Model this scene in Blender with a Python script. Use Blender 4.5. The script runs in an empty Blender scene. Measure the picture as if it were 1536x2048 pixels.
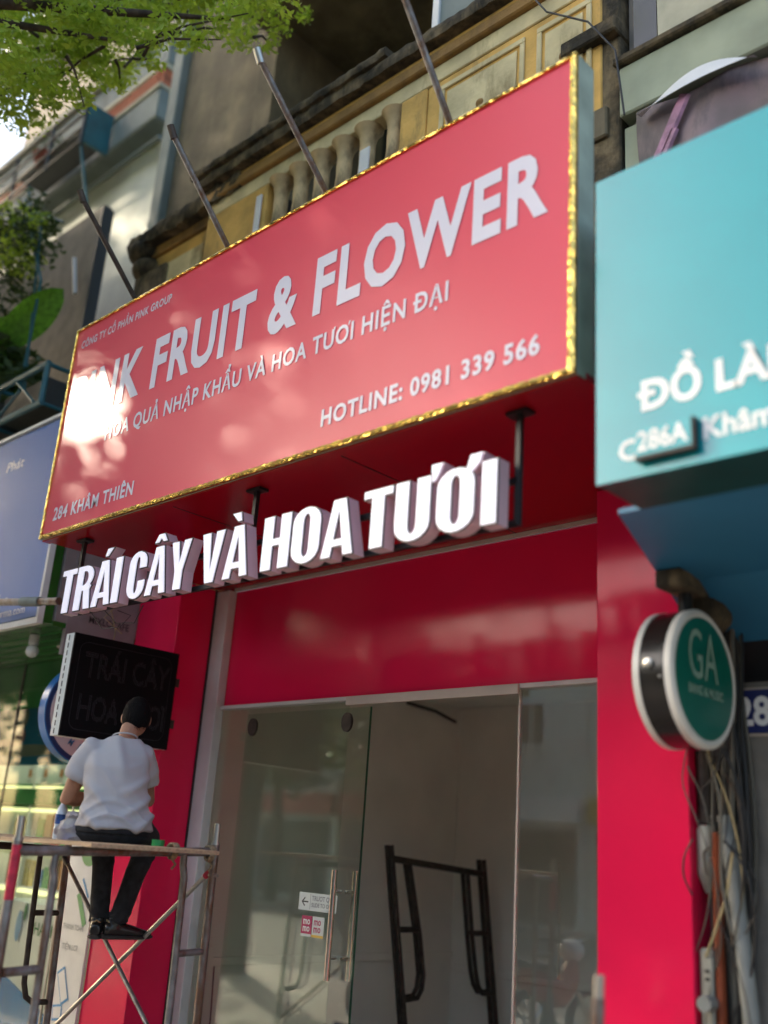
import bpy, bmesh, math, random
import numpy as np
from mathutils import Vector, Matrix
S = bpy.context.scene
COL = S.collection
R = math.radians
random.seed(7)
rng = np.random.default_rng(7)

# ------------------------------------------------------------------ camera
cam = bpy.data.cameras.new('camera'); camo = bpy.data.objects.new('camera', cam); COL.objects.link(camo)
_r = Vector((0.72702396, 0.68338521, 0.0664893)); _d = Vector((-0.17484136, 0.27790646, -0.9445626)); _f = Vector((-0.66397791, 0.67509456, 0.32152865))
_m = Matrix(((_r.x, -_d.x, -_f.x, 0), (_r.y, -_d.y, -_f.y, 0), (_r.z, -_d.z, -_f.z, 1.6), (0, 0, 0, 1)))
camo.matrix_world = _m
cam.sensor_fit = 'VERTICAL'; cam.sensor_height = 36; cam.lens = 36 * 2016.53 / 2048
cam.clip_end = 500; cam.clip_start = 0.05
cam.dof.use_dof = True; cam.dof.focus_distance = 5.9; cam.dof.aperture_fstop = 0.66; cam.dof.aperture_blades = 0
S.camera = camo

# ------------------------------------------------------------------ world, sun, exposure
SUN = Vector((-0.808, -0.436, 0.396)).normalized()
W = bpy.data.worlds.new('World'); S.world = W; W.use_nodes = True
nt = W.node_tree; bg = nt.nodes['Background']
sky = nt.nodes.new('ShaderNodeTexSky'); sky.sky_type = 'NISHITA'; sky.sun_disc = False
sky.sun_elevation = math.asin(SUN.z); sky.sun_rotation = math.atan2(SUN.x, SUN.y)
sky.air_density = 1.0; sky.dust_density = 4.0; sky.ozone_density = 0.8
nt.links.new(sky.outputs[0], bg.inputs[0]); bg.inputs[1].default_value = 0.15
sl = bpy.data.lights.new('sun', 'SUN'); sl.energy = 2.0; sl.angle = R(1.2); sl.color = (1.0, 0.86, 0.66)
so = bpy.data.objects.new('sun', sl); COL.objects.link(so); so.rotation_euler = (-SUN).to_track_quat('-Z', 'Y').to_euler()
S.view_settings.view_transform = 'Standard'; S.view_settings.look = 'None'; S.view_settings.gamma = 1.0
S.view_settings.use_curve_mapping = False
S.view_settings.exposure = 1.85

# ------------------------------------------------------------------ materials
MATS = {}
def mat(key, col, rough=0.6, cior=1.5, metal=0.0, spec=0.5, var=0.12, vscale=6.0, bump=0.0, bscale=40.0, col2=None, grime=0.0, gcol=(0.05, 0.04, 0.025), gscale=2.5, trans=0.0, coat=0.0, emit=0.0, stretch=None, rvar=0.0):
    m = bpy.data.materials.new(key); m.use_nodes = True; n = m.node_tree.nodes; l = m.node_tree.links
    b = n['Principled BSDF']; b.inputs['Base Color'].default_value = (*col, 1)
    b.inputs['Roughness'].default_value = rough; b.inputs['Metallic'].default_value = metal
    b.inputs['Specular IOR Level'].default_value = spec; b.inputs['Coat Weight'].default_value = coat; b.inputs['Coat IOR'].default_value = cior; b.inputs['Coat Roughness'].default_value = rough * .8
    tc = n.new('ShaderNodeTexCoord'); vec = tc.outputs['Object']
    if stretch:
        mp = n.new('ShaderNodeMapping'); mp.inputs['Scale'].default_value = stretch; l.new(vec, mp.inputs[0]); vec = mp.outputs[0]
    out = None
    if var > 0 or col2:
        t = n.new('ShaderNodeTexNoise'); t.inputs['Scale'].default_value = vscale; t.inputs['Detail'].default_value = 6; l.new(vec, t.inputs['Vector'])
        mx = n.new('ShaderNodeMix'); mx.data_type = 'RGBA'
        c2 = col2 if col2 else tuple(max(0, c * (1 - 2.2 * var)) for c in col)
        mx.inputs[6].default_value = (*col, 1); mx.inputs[7].default_value = (*c2, 1)
        rp = n.new('ShaderNodeValToRGB'); rp.color_ramp.elements[0].position = 0.35; rp.color_ramp.elements[1].position = 0.7
        l.new(t.outputs[0], rp.inputs[0]); l.new(rp.outputs[0], mx.inputs[0]); out = mx.outputs[2]
    if grime > 0:
        t2 = n.new('ShaderNodeTexNoise'); t2.inputs['Scale'].default_value = gscale; t2.inputs['Detail'].default_value = 9; t2.inputs['Roughness'].default_value = 0.68
        mp2 = n.new('ShaderNodeMapping'); mp2.inputs['Scale'].default_value = (1, 1, 0.35); l.new(tc.outputs['Object'], mp2.inputs[0]); l.new(mp2.outputs[0], t2.inputs['Vector'])
        r2 = n.new('ShaderNodeValToRGB'); r2.color_ramp.elements[0].position = 0.62 - 0.35 * grime; r2.color_ramp.elements[1].position = 0.72 - 0.2 * grime
        l.new(t2.outputs[0], r2.inputs[0])
        m2 = n.new('ShaderNodeMix'); m2.data_type = 'RGBA'; m2.inputs[7].default_value = (*gcol, 1)
        if out: l.new(out, m2.inputs[6])
        else: m2.inputs[6].default_value = (*col, 1)
        l.new(r2.outputs[0], m2.inputs[0]); out = m2.outputs[2]
    if out: l.new(out, b.inputs['Base Color'])
    if rvar > 0:
        t4 = n.new('ShaderNodeTexNoise'); t4.inputs['Scale'].default_value = 3; t4.inputs['Detail'].default_value = 5; l.new(tc.outputs['Object'], t4.inputs['Vector'])
        mr = n.new('ShaderNodeMapRange'); mr.inputs[1].default_value = .3; mr.inputs[2].default_value = .7; mr.inputs[3].default_value = max(.02, rough - rvar); mr.inputs[4].default_value = rough + rvar
        l.new(t4.outputs[0], mr.inputs[0]); l.new(mr.outputs[0], b.inputs['Roughness'])
    if bump > 0:
        t3 = n.new('ShaderNodeTexNoise'); t3.inputs['Scale'].default_value = bscale; t3.inputs['Detail'].default_value = 5; l.new(vec, t3.inputs['Vector'])
        bp = n.new('ShaderNodeBump'); bp.inputs['Strength'].default_value = bump; bp.inputs['Distance'].default_value = 0.02
        l.new(t3.outputs[0], bp.inputs['Height']); l.new(bp.outputs[0], b.inputs['Normal'])
    if emit > 0:
        b.inputs['Emission Color'].default_value = (*col, 1); b.inputs['Emission Strength'].default_value = emit
    if trans > 0:
        tr = n.new('ShaderNodeBsdfTranslucent'); tr.inputs[0].default_value = (*[min(1, c * 1.6) for c in col], 1)
        if out: l.new(out, tr.inputs[0])
        ms = n.new('ShaderNodeMixShader'); ms.inputs[0].default_value = trans
        l.new(b.outputs[0], ms.inputs[1]); l.new(tr.outputs[0], ms.inputs[2]); l.new(ms.outputs[0], n['Material Output'].inputs[0])
    MATS[key] = m
    return m

def glass(key, tint, refl=1.0, rough=0.0, ior=1.5):
    m = bpy.data.materials.new(key); m.use_nodes = True; n = m.node_tree.nodes; l = m.node_tree.links
    n.remove(n['Principled BSDF'])
    t = n.new('ShaderNodeBsdfTransparent'); t.inputs[0].default_value = (*tint, 1)
    g = n.new('ShaderNodeBsdfGlossy'); g.inputs['Roughness'].default_value = rough; g.inputs[0].default_value = (refl, refl, refl, 1)
    f = n.new('ShaderNodeFresnel'); gm = n.new('ShaderNodeNewGeometry'); mr = n.new('ShaderNodeMapRange'); mr.inputs[3].default_value = ior; mr.inputs[4].default_value = 1 / ior; l.new(gm.outputs['Backfacing'], mr.inputs[0]); l.new(mr.outputs[0], f.inputs[0])
    tc = n.new('ShaderNodeTexCoord'); tn = n.new('ShaderNodeTexNoise'); tn.inputs['Scale'].default_value = 1.1; tn.inputs['Detail'].default_value = 1
    bp = n.new('ShaderNodeBump'); bp.inputs['Strength'].default_value = .04; bp.inputs['Distance'].default_value = .01
    l.new(tc.outputs['Object'], tn.inputs[0]); l.new(tn.outputs[0], bp.inputs['Height']); l.new(bp.outputs[0], g.inputs['Normal'])
    ms = n.new('ShaderNodeMixShader'); l.new(f.outputs[0], ms.inputs[0]); l.new(t.outputs[0], ms.inputs[1]); l.new(g.outputs[0], ms.inputs[2])
    l.new(ms.outputs[0], n['Material Output'].inputs[0]); MATS[key] = m; return m

mat('red_panel', (0.85, 0.014, 0.080), 0.12, var=0.04, vscale=1.2, spec=0.22, rvar=.05)
mat('red_soffit', (0.36, 0.004, 0.012), 0.16, var=0.05, vscale=1.5, spec=0.3, rvar=.06)  # same cladding as the pillars, darkened to paint in the under-soffit shade
mat('banner', (0.70, 0.05, 0.10), 0.36, var=0, spec=0.28, coat=.12, cior=1.5, bump=.02, bscale=1.1)
mat('banner_text', (0.66, 0.64, 0.74), 0.33, var=0, spec=0.35, coat=.2, cior=1.5)
mat('gold', (0.95, 0.68, 0.18), 0.16, metal=1, var=0.2, vscale=20, bump=.5, bscale=28)
mat('sign_side', (0.50, 0.60, 0.48), 0.45, var=.15)
mat('dark_seam', (0.015, 0.013, 0.012), 0.6, var=0)
mat('cream_trim', (0.58, 0.50, 0.42), 0.4, var=.06)
mat('white_alu', (0.62, 0.60, 0.56), 0.38, var=.06)
mat('letter_face', (0.86, 0.84, 0.95), 0.3, var=0, emit=0.12)  # small emission added to brighten the white faces
mat('letter_side', (0.72, 0.50, 0.56), 0.35, var=0.03)
mat('letter_edge', (0.05, 0.035, 0.04), 0.4, var=0)
mat('black_steel', (0.02, 0.02, 0.02), 0.45, metal=.3, var=.1)
mat('led_black', (0.006, 0.0055, 0.006), 0.7, var=0, spec=.15)
mat('led_dot', (0.10, 0.10, 0.115), 0.3, var=0)
mat('led_side', (0.72, 0.78, 0.78), 0.42, var=.05)
mat('steel_tube', (0.30, 0.29, 0.28), 0.42, metal=.55, var=.25, vscale=14, grime=.45, gcol=(.16, .085, .05), gscale=9, bump=.15, bscale=60)
mat('steel_dark', (0.075, 0.055, 0.042), 0.5, metal=.4, var=.3, vscale=14, bump=.2)
mat('steel_bright', (0.55, 0.54, 0.5), 0.3, metal=.8, var=.15)
mat('inox', (0.72, 0.66, 0.58), 0.16, metal=1, var=.05)
mat('red_paint', (0.62, 0.02, 0.06), 0.5, var=.2, vscale=30)
mat('plywood', (0.58, 0.40, 0.24), 0.7, var=.2, vscale=8, stretch=(1, 8, 8), bump=.1)
mat('rope', (0.42, 0.30, 0.17), 0.9, var=.3, vscale=60, bump=.6, bscale=90)
mat('interior_wall', (0.85, 0.80, 0.71), 0.8, var=.05, vscale=2)
mat('interior_floor', (0.66, 0.63, 0.58), 0.4, var=.1)
mat('asphalt', (0.06, 0.06, 0.058), 0.85, var=.2, vscale=8, bump=.3)
mat('paving', (0.30, 0.26, 0.22), 0.8, var=.2, vscale=5, bump=.2)
mat('kerb', (0.34, 0.33, 0.31), 0.8, var=.2)
mat('step_red', (0.32, 0.11, 0.08), 0.35, var=.2, vscale=9)
mat('tile_cream', (0.55, 0.50, 0.36), 0.25, var=.06)
mat('pharma_blue', (0.07, 0.17, 0.48), 0.4, var=.1, vscale=1.2, spec=.25, col2=(.10, .20, .50))
mat('white_paint', (0.76, 0.76, 0.74), 0.4, var=.05)
mat('white_text', (0.88, 0.88, 0.86), 0.35, var=0)
mat('green_soffit', (0.028, 0.15, 0.022), 0.22, var=.25, vscale=2.5, spec=.6)
mat('lilac_wall', (0.30, 0.25, 0.25), 0.6, var=.1, grime=.15)
mat('pharma_green', (0.04, 0.22, 0.06), 0.7, var=.1, spec=.1)
mat('pharma_light', (0.70, 0.72, 0.34), 0.5, var=.1, emit=0.55)
mat('teal_mural', (0.012, 0.10, 0.145), 0.8, var=.2, vscale=2, spec=.05)
mat('mural_pale', (0.10, 0.125, 0.085), 0.8, var=.1, spec=.05)
mat('mural_pink', (0.14, 0.085, 0.07), 0.8, var=.1, spec=.05)
mat('ring_blue', (0.03, 0.20, 0.55), 0.25, var=.05)
mat('ring_navy', (0.015, 0.04, 0.14), 0.35, var=0)
mat('disc_pink', (0.70, 0.62, 0.62), 0.35, var=.03)
mat('poster_white', (0.74, 0.74, 0.70), 0.4, var=.04)
mat('green_print', (0.02, 0.26, 0.06), 0.4, var=0)
mat('blue_print', (0.05, 0.25, 0.50), 0.4, var=0)
mat('grey_print', (0.22, 0.24, 0.25), 0.5, var=0)
mat('black_print', (0.03, 0.03, 0.03), 0.5, var=0)
mat('teal_sign', (0.0, 0.31, 0.35), 0.10, var=.0, spec=.5, col2=(.0, .37, .42), vscale=.8, coat=.5, cior=1.5)
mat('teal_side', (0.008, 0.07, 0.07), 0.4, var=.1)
mat('blue_canopy', (0.035, 0.20, 0.37), 0.45, var=.12, vscale=1.5)
mat('dark_void', (0.02, 0.018, 0.014), 0.8, var=.2)  # near-black colour stands for the dark, unlit space under the canopy
mat('ga_green', (0.006, 0.17, 0.12), 0.3, var=.05)
mat('ga_print', (0.30, 0.46, 0.36), 0.4, var=0)
mat('ga_rim', (0.80, 0.79, 0.72), 0.35, metal=.0, var=.06)
mat('ga_band', (0.022, 0.02, 0.018), 0.22, var=.1)
mat('plate_blue', (0.02, 0.03, 0.14), 0.35, var=.05)
mat('concrete', (0.24, 0.225, 0.195), 0.85, var=.18, vscale=5, grime=.35, gcol=(.09, .08, .065), bump=.3, bscale=25)
mat('old_plaster', (0.24, 0.195, 0.115), 0.85, var=.2, vscale=3, grime=.55, gcol=(.11, .09, .055), gscale=1.8, bump=.35, bscale=14)
mat('yellow_wall', (0.78, 0.47, 0.12), 0.8, var=.18, vscale=3.5, grime=.30, gcol=(.20, .14, .06), gscale=2.6, bump=.3, bscale=20)
mat('yellow_pale', (0.74, 0.62, 0.34), 0.8, var=.15, vscale=4, grime=.28, gcol=(.26, .19, .08), bump=.25, bscale=20)
mat('brown_band', (0.36, 0.20, 0.055), 0.8, var=.2, vscale=5, grime=.4, gcol=(.15, .09, .035), bump=.3)
mat('shelf_glow', (0.62, 0.64, 0.26), 0.6, var=.1, emit=0.10)  # weak emission makes the shelf back panel look lit
mat('lamp_white', (0.95, 1.0, 0.85), 0.5, var=0, emit=4.0)
mat('stone_ochre', (0.68, 0.50, 0.26), 0.85, var=.2, vscale=6, grime=.4, gcol=(.14, .10, .05), gscale=5)
mat('mossy_stone', (0.22, 0.165, 0.09), 0.95, var=.4, vscale=8, grime=.6, gcol=(.025, .022, .014), gscale=5, bump=.8, bscale=18)
mat('shutter', (0.02, 0.018, 0.012), 0.7, var=.2)  # near-black puts the loggia's shade behind the balusters into the colour
mat('grey_trim', (0.20, 0.24, 0.225), 0.7, var=.1, vscale=3, grime=.2, gcol=(.1, .11, .1))
mat('pale_wall', (0.80, 0.82, 0.72), 0.75, var=.14, vscale=1.8, grime=.2, gcol=(.35, .38, .33), gscale=1.2)
mat('cream_wall', (0.55, 0.52, 0.38), 0.8, var=.12)
mat('grey_wall', (0.20, 0.18, 0.15), 0.85, var=.15, grime=.25, gcol=(.11, .10, .08))
mat('brick', (0.52, 0.16, 0.075), 0.85, var=.3, vscale=9, bump=.3)
mat('teal_frame', (0.02, 0.13, 0.17), 0.45, var=.15)
mat('dark_frame', (0.03, 0.035, 0.035), 0.5, var=.1)
mat('pot', (0.40, 0.09, 0.05), 0.7, var=.2)
mat('bark', (0.085, 0.06, 0.04), 0.95, var=.4, vscale=10, stretch=(1, 1, .2), bump=.8, bscale=20)
mat('leaf', (0.46, 0.58, 0.06), 0.5, var=.25, vscale=3, col2=(.24, .38, .03), trans=.55)
mat('leaf_dark', (0.055, 0.10, 0.018), 0.5, var=.25, vscale=3, trans=.3)
mat('leaf_big', (0.12, 0.32, 0.02), 0.4, var=.25, vscale=5, stretch=(1, 6, 6), trans=.4)
mat('shirt', (0.47, 0.45, 0.455), 0.85, var=.03, bump=.12, bscale=300)
mat('jeans', (0.020, 0.023, 0.029), 0.85, var=.3, vscale=25, bump=.3, bscale=200)
mat('trouser', (0.016, 0.017, 0.018), 0.85, var=.3, vscale=25, bump=.3, bscale=200)
mat('skin', (0.42, 0.20, 0.115), 0.55, var=.12, vscale=18)
mat('hair', (0.006, 0.005, 0.005), 0.8, var=0, spec=.12, bump=.8, bscale=120, stretch=(1, 1, .15))
mat('shoe', (0.018, 0.017, 0.017), 0.25, var=.1)
mat('shoe_trim', (0.45, 0.36, 0.2), 0.3, metal=.5, var=.1)
mat('shoe_sole', (0.04, 0.035, 0.033), 0.6, var=.1)
mat('bottle_water', (0.62, 0.68, 0.72), 0.08, var=0)
mat('bottle_cap', (0.02, 0.25, 0.55), 0.4, var=0)
mat('bottle_label', (0.03, 0.10, 0.32), 0.4, var=.3, vscale=60)
mat('bag', (0.70, 0.64, 0.56), 0.35, var=.25, vscale=14, col2=(.35, .31, .42), trans=.35, bump=.8, bscale=16)
mat('sticker_white', (0.66, 0.72, 0.68), 0.35, var=.03)
mat('sticker_pink', (0.45, 0.01, 0.10), 0.35, var=.03)
mat('sticker_yellow', (0.75, 0.5, 0.08), 0.35, var=0)
mat('pvc', (0.27, 0.285, 0.265), 0.4, var=.12, grime=.15, gcol=(.2, .19, .15))
mat('meter', (0.36, 0.36, 0.30), 0.5, var=.12, grime=.3, gcol=(.14, .12, .09), gscale=8)
mat('cable', (0.02, 0.02, 0.02), 0.5, var=0)
mat('cable_grey', (0.13, 0.125, 0.10), 0.5, var=.1)
mat('cable_tan', (0.45, 0.36, 0.18), 0.6, var=.2)
mat('orange_duct', (0.30, 0.07, 0.025), 0.55, var=.2)
mat('tarp', (0.16, 0.12, 0.11), 0.5, var=.3, vscale=3, col2=(.30, .20, .22), grime=.4, gcol=(.05, .045, .045), gscale=3)
mat('tarp_pink', (0.50, 0.24, 0.36), 0.5, var=.2, vscale=20)
mat('pale_green_wall', (0.38, 0.42, 0.30), 0.8, var=.15, vscale=3)
mat('lemon', (0.68, 0.66, 0.6), 0.5, var=.04)
mat('opp_wall_a', (0.68, 0.66, 0.58), 0.8, var=.12); mat('opp_wall_b', (0.45, 0.35, 0.2), 0.8, var=.12); mat('opp_wall_c', (0.6, 0.64, 0.6), 0.8, var=.12)
mat('opp_sign', (0.5, 0.05, 0.03), 0.5, var=.05); mat('window_dark', (0.03, 0.035, 0.04), 0.1, var=0); mat('opp_yellow', (0.6, 0.4, 0.05), .5, var=.05)
mat('moto_red', (0.45, 0.03, 0.02), .2, var=0); mat('rubber', (0.02, 0.02, 0.02), .6, var=0); mat('chrome', (0.7, 0.7, 0.7), .12, metal=1, var=0)
for k, c in dict(prod_white=(.7, .7, .66), prod_green=(.04, .4, .1), prod_red=(.5, .05, .04), prod_yellow=(.65, .5, .1), prod_blue=(.03, .2, .6), prod_brown=(.2, .08, .04), prod_orange=(.6, .22, .05)).items():
    mat(k, c, .45, var=.25, vscale=45)
glass('glass_door', (0.93, 0.97, 0.94), ior=1.6); glass('glass_clear', (0.93, 0.96, 0.93), 1.0, ior=1.8); glass('glass_pharma', (0.94, 0.97, 0.93), .22)
glass('glass_edge', (0.30, 0.55, 0.45))

# ------------------------------------------------------------------ builders
def setp(o, label=None, cat=None, group=None, kind=None):
    if label: o['label'] = label
    if cat: o['category'] = cat
    if group: o['group'] = group
    if kind: o['kind'] = kind
    return o
def thing(name, label, cat, loc, group=None):
    o = bpy.data.objects.new(name, None); COL.objects.link(o); o.location = loc; o.empty_display_size = .1
    o['_b'] = 0; del o['_b']
    return setp(o, label, cat, group)
def base_of(p):
    b = Vector((0, 0, 0))
    while p is not None: b += Vector(p.location); p = p.parent
    return b
class G:
    def __init__(s): s.v = []; s.f = []
    def add(s, vs, fs):
        k = len(s.v); s.v += [tuple(v) for v in vs]; s.f += [tuple(i + k for i in f) for f in fs]; return s
    def box(s, lo, hi):
        (a, b, c), (d, e, f) = lo, hi
        return s.add([(a, b, c), (d, b, c), (d, e, c), (a, e, c), (a, b, f), (d, b, f), (d, e, f), (a, e, f)], [(0, 3, 2, 1), (4, 5, 6, 7), (0, 1, 5, 4), (1, 2, 6, 5), (2, 3, 7, 6), (3, 0, 4, 7)])
    def obox(s, c, u, v, w):
        c, u, v, w = map(Vector, (c, u, v, w))
        P = [c + a * u + b * v + d * w for d in (-1, 1) for b in (-1, 1) for a in (-1, 1)]
        return s.add(P, [(0, 2, 3, 1), (4, 5, 7, 6), (0, 1, 5, 4), (1, 3, 7, 5), (3, 2, 6, 7), (2, 0, 4, 6)])
    def hexa(s, P):
        return s.add(P, [(0, 3, 2, 1), (4, 5, 6, 7), (0, 1, 5, 4), (1, 2, 6, 5), (2, 3, 7, 6), (3, 0, 4, 7)])
    def quad(s, a, b, c, d): return s.add([a, b, c, d], [(0, 1, 2, 3)])
    def tube(s, pts, r, n=12, cap=True):
        pts = [Vector(p) for p in pts]; N = len(pts); rr = r if hasattr(r, '__len__') else [r] * N
        vs = []; up = None
        for i, p in enumerate(pts):
            t = (pts[min(i + 1, N - 1)] - pts[max(i - 1, 0)]).normalized()
            if up is None:
                up = Vector((0, 0, 1)) if abs(t.z) < .9 else Vector((1, 0, 0))
            a = t.cross(up).normalized(); b = a.cross(t).normalized(); up = b
            q = rr[i]; ra, rb = q if hasattr(q, '__len__') else (q, q)
            for k in range(n):
                th = 2 * math.pi * k / n; vs.append(p + a * math.cos(th) * ra + b * math.sin(th) * rb)
        fs = [(i * n + k, i * n + (k + 1) % n, (i + 1) * n + (k + 1) % n, (i + 1) * n + k) for i in range(N - 1) for k in range(n)]
        if cap: fs += [tuple(reversed(range(n))), tuple((N - 1) * n + k for k in range(n))]
        return s.add(vs, fs)
    def ring(s, c, rx, ry, z, ang, n): pass
    def loft(s, secs, n=16):
        """secs: (centre, axis_u*ru, axis_v*rv)"""
        vs = []
        for c, u, v in secs:
            c, u, v = Vector(c), Vector(u), Vector(v)
            for k in range(n):
                th = 2 * math.pi * k / n; vs.append(c + u * math.cos(th) + v * math.sin(th))
        N = len(secs)
        fs = [(i * n + k, i * n + (k + 1) % n, (i + 1) * n + (k + 1) % n, (i + 1) * n + k) for i in range(N - 1) for k in range(n)]
        fs += [tuple(reversed(range(n))), tuple((N - 1) * n + k for k in range(n))]
        return s.add(vs, fs)
    def ball(s, c, r, nu=14, nv=10, ax=None):
        c = Vector(c); rx, ry, rz = r if hasattr(r, '__len__') else (r, r, r)
        X, Y, Z = ax if ax else (Vector((1, 0, 0)), Vector((0, 1, 0)), Vector((0, 0, 1)))
        vs = []
        for j in range(nv + 1):
            ph = math.pi * j / nv
            ph = min(max(ph, .02), math.pi - .02)
            for i in range(nu):
                th = 2 * math.pi * i / nu
                vs.append(c + X * rx * math.sin(ph) * math.cos(th) + Y * ry * math.sin(ph) * math.sin(th) + Z * rz * math.cos(ph))
        fs = [(j * nu + i, (j + 1) * nu + i, (j + 1) * nu + (i + 1) % nu, j * nu + (i + 1) % nu) for j in range(nv) for i in range(nu)]
        fs += [tuple(range(nu)), tuple(nv * nu + i for i in reversed(range(nu)))]
        return s.add(vs, fs)
    def lathe(s, prof, c, axis='z', n=24):
        c = Vector(c); vs = []
        for (r, h) in prof:
            for k in range(n):
                th = 2 * math.pi * k / n; x, y = r * math.cos(th), r * math.sin(th)
                vs.append(c + (Vector((x, y, h)) if axis == 'z' else Vector((h, x, y)) if axis == 'x' else Vector((x, h, y))))
        N = len(prof)
        fs = [(i * n + k, i * n + (k + 1) % n, (i + 1) * n + (k + 1) % n, (i + 1) * n + k) for i in range(N - 1) for k in range(n)]
        fs += [tuple(reversed(range(n))), tuple((N - 1) * n + k for k in range(n))]
        return s.add(vs, fs)
    def build(s, name, m, parent=None, smooth=False, bevel=0, label=None, cat=None, group=None, kind=None, remesh=0, origin=None):
        me = bpy.data.meshes.new(name)
        b = base_of(parent) if parent else Vector((0, 0, 0))
        if parent is None and s.v:
            A = np.array(s.v)
            b = Vector(((A[:, 0].min() + A[:, 0].max()) / 2, (A[:, 1].min() + A[:, 1].max()) / 2, A[:, 2].min())) if origin is None else Vector(origin)
        me.from_pydata([(v[0] - b.x, v[1] - b.y, v[2] - b.z) for v in s.v], [], s.f)
        bm = bmesh.new(); bm.from_mesh(me)
        bmesh.ops.recalc_face_normals(bm, faces=bm.faces)
        if bevel: bmesh.ops.bevel(bm, geom=[e for e in bm.edges if e.is_manifold and e.calc_face_angle(0) > .5], offset=bevel, segments=1, affect='EDGES')
        bm.to_mesh(me); bm.free()
        if smooth:
            me.polygons.foreach_set('use_smooth', [True] * len(me.polygons))
            me.set_sharp_from_angle(angle=R(48))
        me.materials.append(MATS[m] if isinstance(m, str) else m)
        o = bpy.data.objects.new(name, me); COL.objects.link(o)
        if parent: o.parent = parent
        else: o.location = b
        if remesh:
            md = o.modifiers.new('r', 'REMESH'); md.mode = 'VOXEL'; md.voxel_size = remesh; md.use_smooth_shade = True
            sm = o.modifiers.new('s', 'SMOOTH'); sm.iterations = 5; sm.factor = .5
            bpy.context.view_layer.update()
            dg = bpy.context.evaluated_depsgraph_get(); nm = bpy.data.meshes.new_from_object(o.evaluated_get(dg))
            o.modifiers.clear(); o.data = nm; nm.name = name
            if not nm.materials: nm.materials.append(MATS[m])
            nm.polygons.foreach_set('use_smooth', [True] * len(nm.polygons))
        return setp(o, label, cat, group, kind)

def leaves(name, clusters, per_vol, size, m, parent=None, avoid=None, flat=1.0, nmin=40, kind=None, label=None, cat=None):
    V = []
    for (x, y, z, r) in clusters:
        n = max(nmin, int(per_vol * r ** 2.2))
        d = rng.normal(size=(n, 3)); d /= np.linalg.norm(d, axis=1)[:, None]
        p = d * (rng.random((n, 1)) ** .45) * r * np.array([1, 1, .75 * flat]) + np.array([x, y, z])
        V.append(p)
    P = np.concatenate(V)
    if avoid is not None: P = P[~avoid(P)]
    n = len(P)
    u = rng.normal(size=(n, 3)); u[:, 2] *= .5; u /= np.linalg.norm(u, axis=1)[:, None]
    w = rng.normal(size=(n, 3)); w -= (w * u).sum(1)[:, None] * u; w /= np.linalg.norm(w, axis=1)[:, None]
    s = size * (0.6 + .8 * rng.random((n, 1)))
    Q = np.stack([P - u * s, P + w * s * .42, P + u * s, P - w * s * .42], 1).reshape(-1, 3)
    b = base_of(parent) if parent else Vector((0, 0, 0))
    Q -= np.array(b)
    me = bpy.data.meshes.new(name); me.vertices.add(4 * n); me.vertices.foreach_set('co', Q.ravel())
    me.loops.add(4 * n); me.loops.foreach_set('vertex_index', np.arange(4 * n))
    me.polygons.add(n); me.polygons.foreach_set('loop_start', np.arange(0, 4 * n, 4)); me.polygons.foreach_set('loop_total', np.full(n, 4))
    me.update(); me.validate(); me.materials.append(MATS[m])
    o = bpy.data.objects.new(name, me); COL.objects.link(o)
    if parent: o.parent = parent
    return setp(o, label, cat, None, kind)

# ---- text (built-in font), written along u with up v, standing proud along n
SPC = [1.0]
def _tmesh(body, offset=0.0):
    c = bpy.data.curves.new('t', 'FONT'); c.body = body; c.size = 1; c.offset = offset; c.space_character = SPC[0]; c.resolution_u = 3
    o = bpy.data.objects.new('t', c); COL.objects.link(o); bpy.context.view_layer.update()
    me = bpy.data.meshes.new_from_object(o.evaluated_get(bpy.context.evaluated_depsgraph_get()))
    A = np.empty(len(me.vertices) * 3); me.vertices.foreach_get('co', A); A = A.reshape(-1, 3)
    F = [tuple(p.vertices) for p in me.polygons]
    bpy.data.objects.remove(o); bpy.data.curves.remove(c); bpy.data.meshes.remove(me)
    return A, F
CAPH = None
def text_geo(body, offset=0.0):
    """vertices in units of cap height, x from 0"""
    global CAPH
    if CAPH is None: CAPH = _tmesh('H')[0][:, 1].max()
    marks = []
    b2 = ''
    for i, ch in enumerate(body):
        if ch == 'Đ': marks.append((i, 'bar')); ch = 'D'
        elif ch == 'Ơ': marks.append((i, 'horn')); ch = 'O'
        elif ch == 'Ư': marks.append((i, 'horn')); ch = 'U'
        b2 += ch
    A, F = _tmesh(b2, offset); A = A.copy(); F = list(F)
    for i, kd in marks:
        pre = _tmesh(b2[:i + 1], offset)[0]; xr = pre[:, 0].max(); wd = np.ptp(_tmesh(b2[i], offset)[0][:, 0]); xl = xr - wd
        k = len(A); t = .055 + offset
        if kd == 'bar':
            q = np.array([[xl - .09, .36 * CAPH * 1.25, .002], [xl + wd * .5, .36 * CAPH * 1.25, .002], [xl + wd * .5, .36 * CAPH * 1.25 + t * 1.5, .002], [xl - .09, .36 * CAPH * 1.25 + t * 1.5, .002]])
        else:
            q = np.array([[xr - .07, CAPH * .86, .002], [xr + .02, CAPH * .93, .002], [xr + .075, CAPH * 1.14, .002], [xr - .02, CAPH * 1.12, .002]])
        A = np.vstack([A, q]); F.append((k, k + 1, k + 2, k + 3))
    A[:, 0] -= A[:, 0].min()
    return A / CAPH, F
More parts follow.
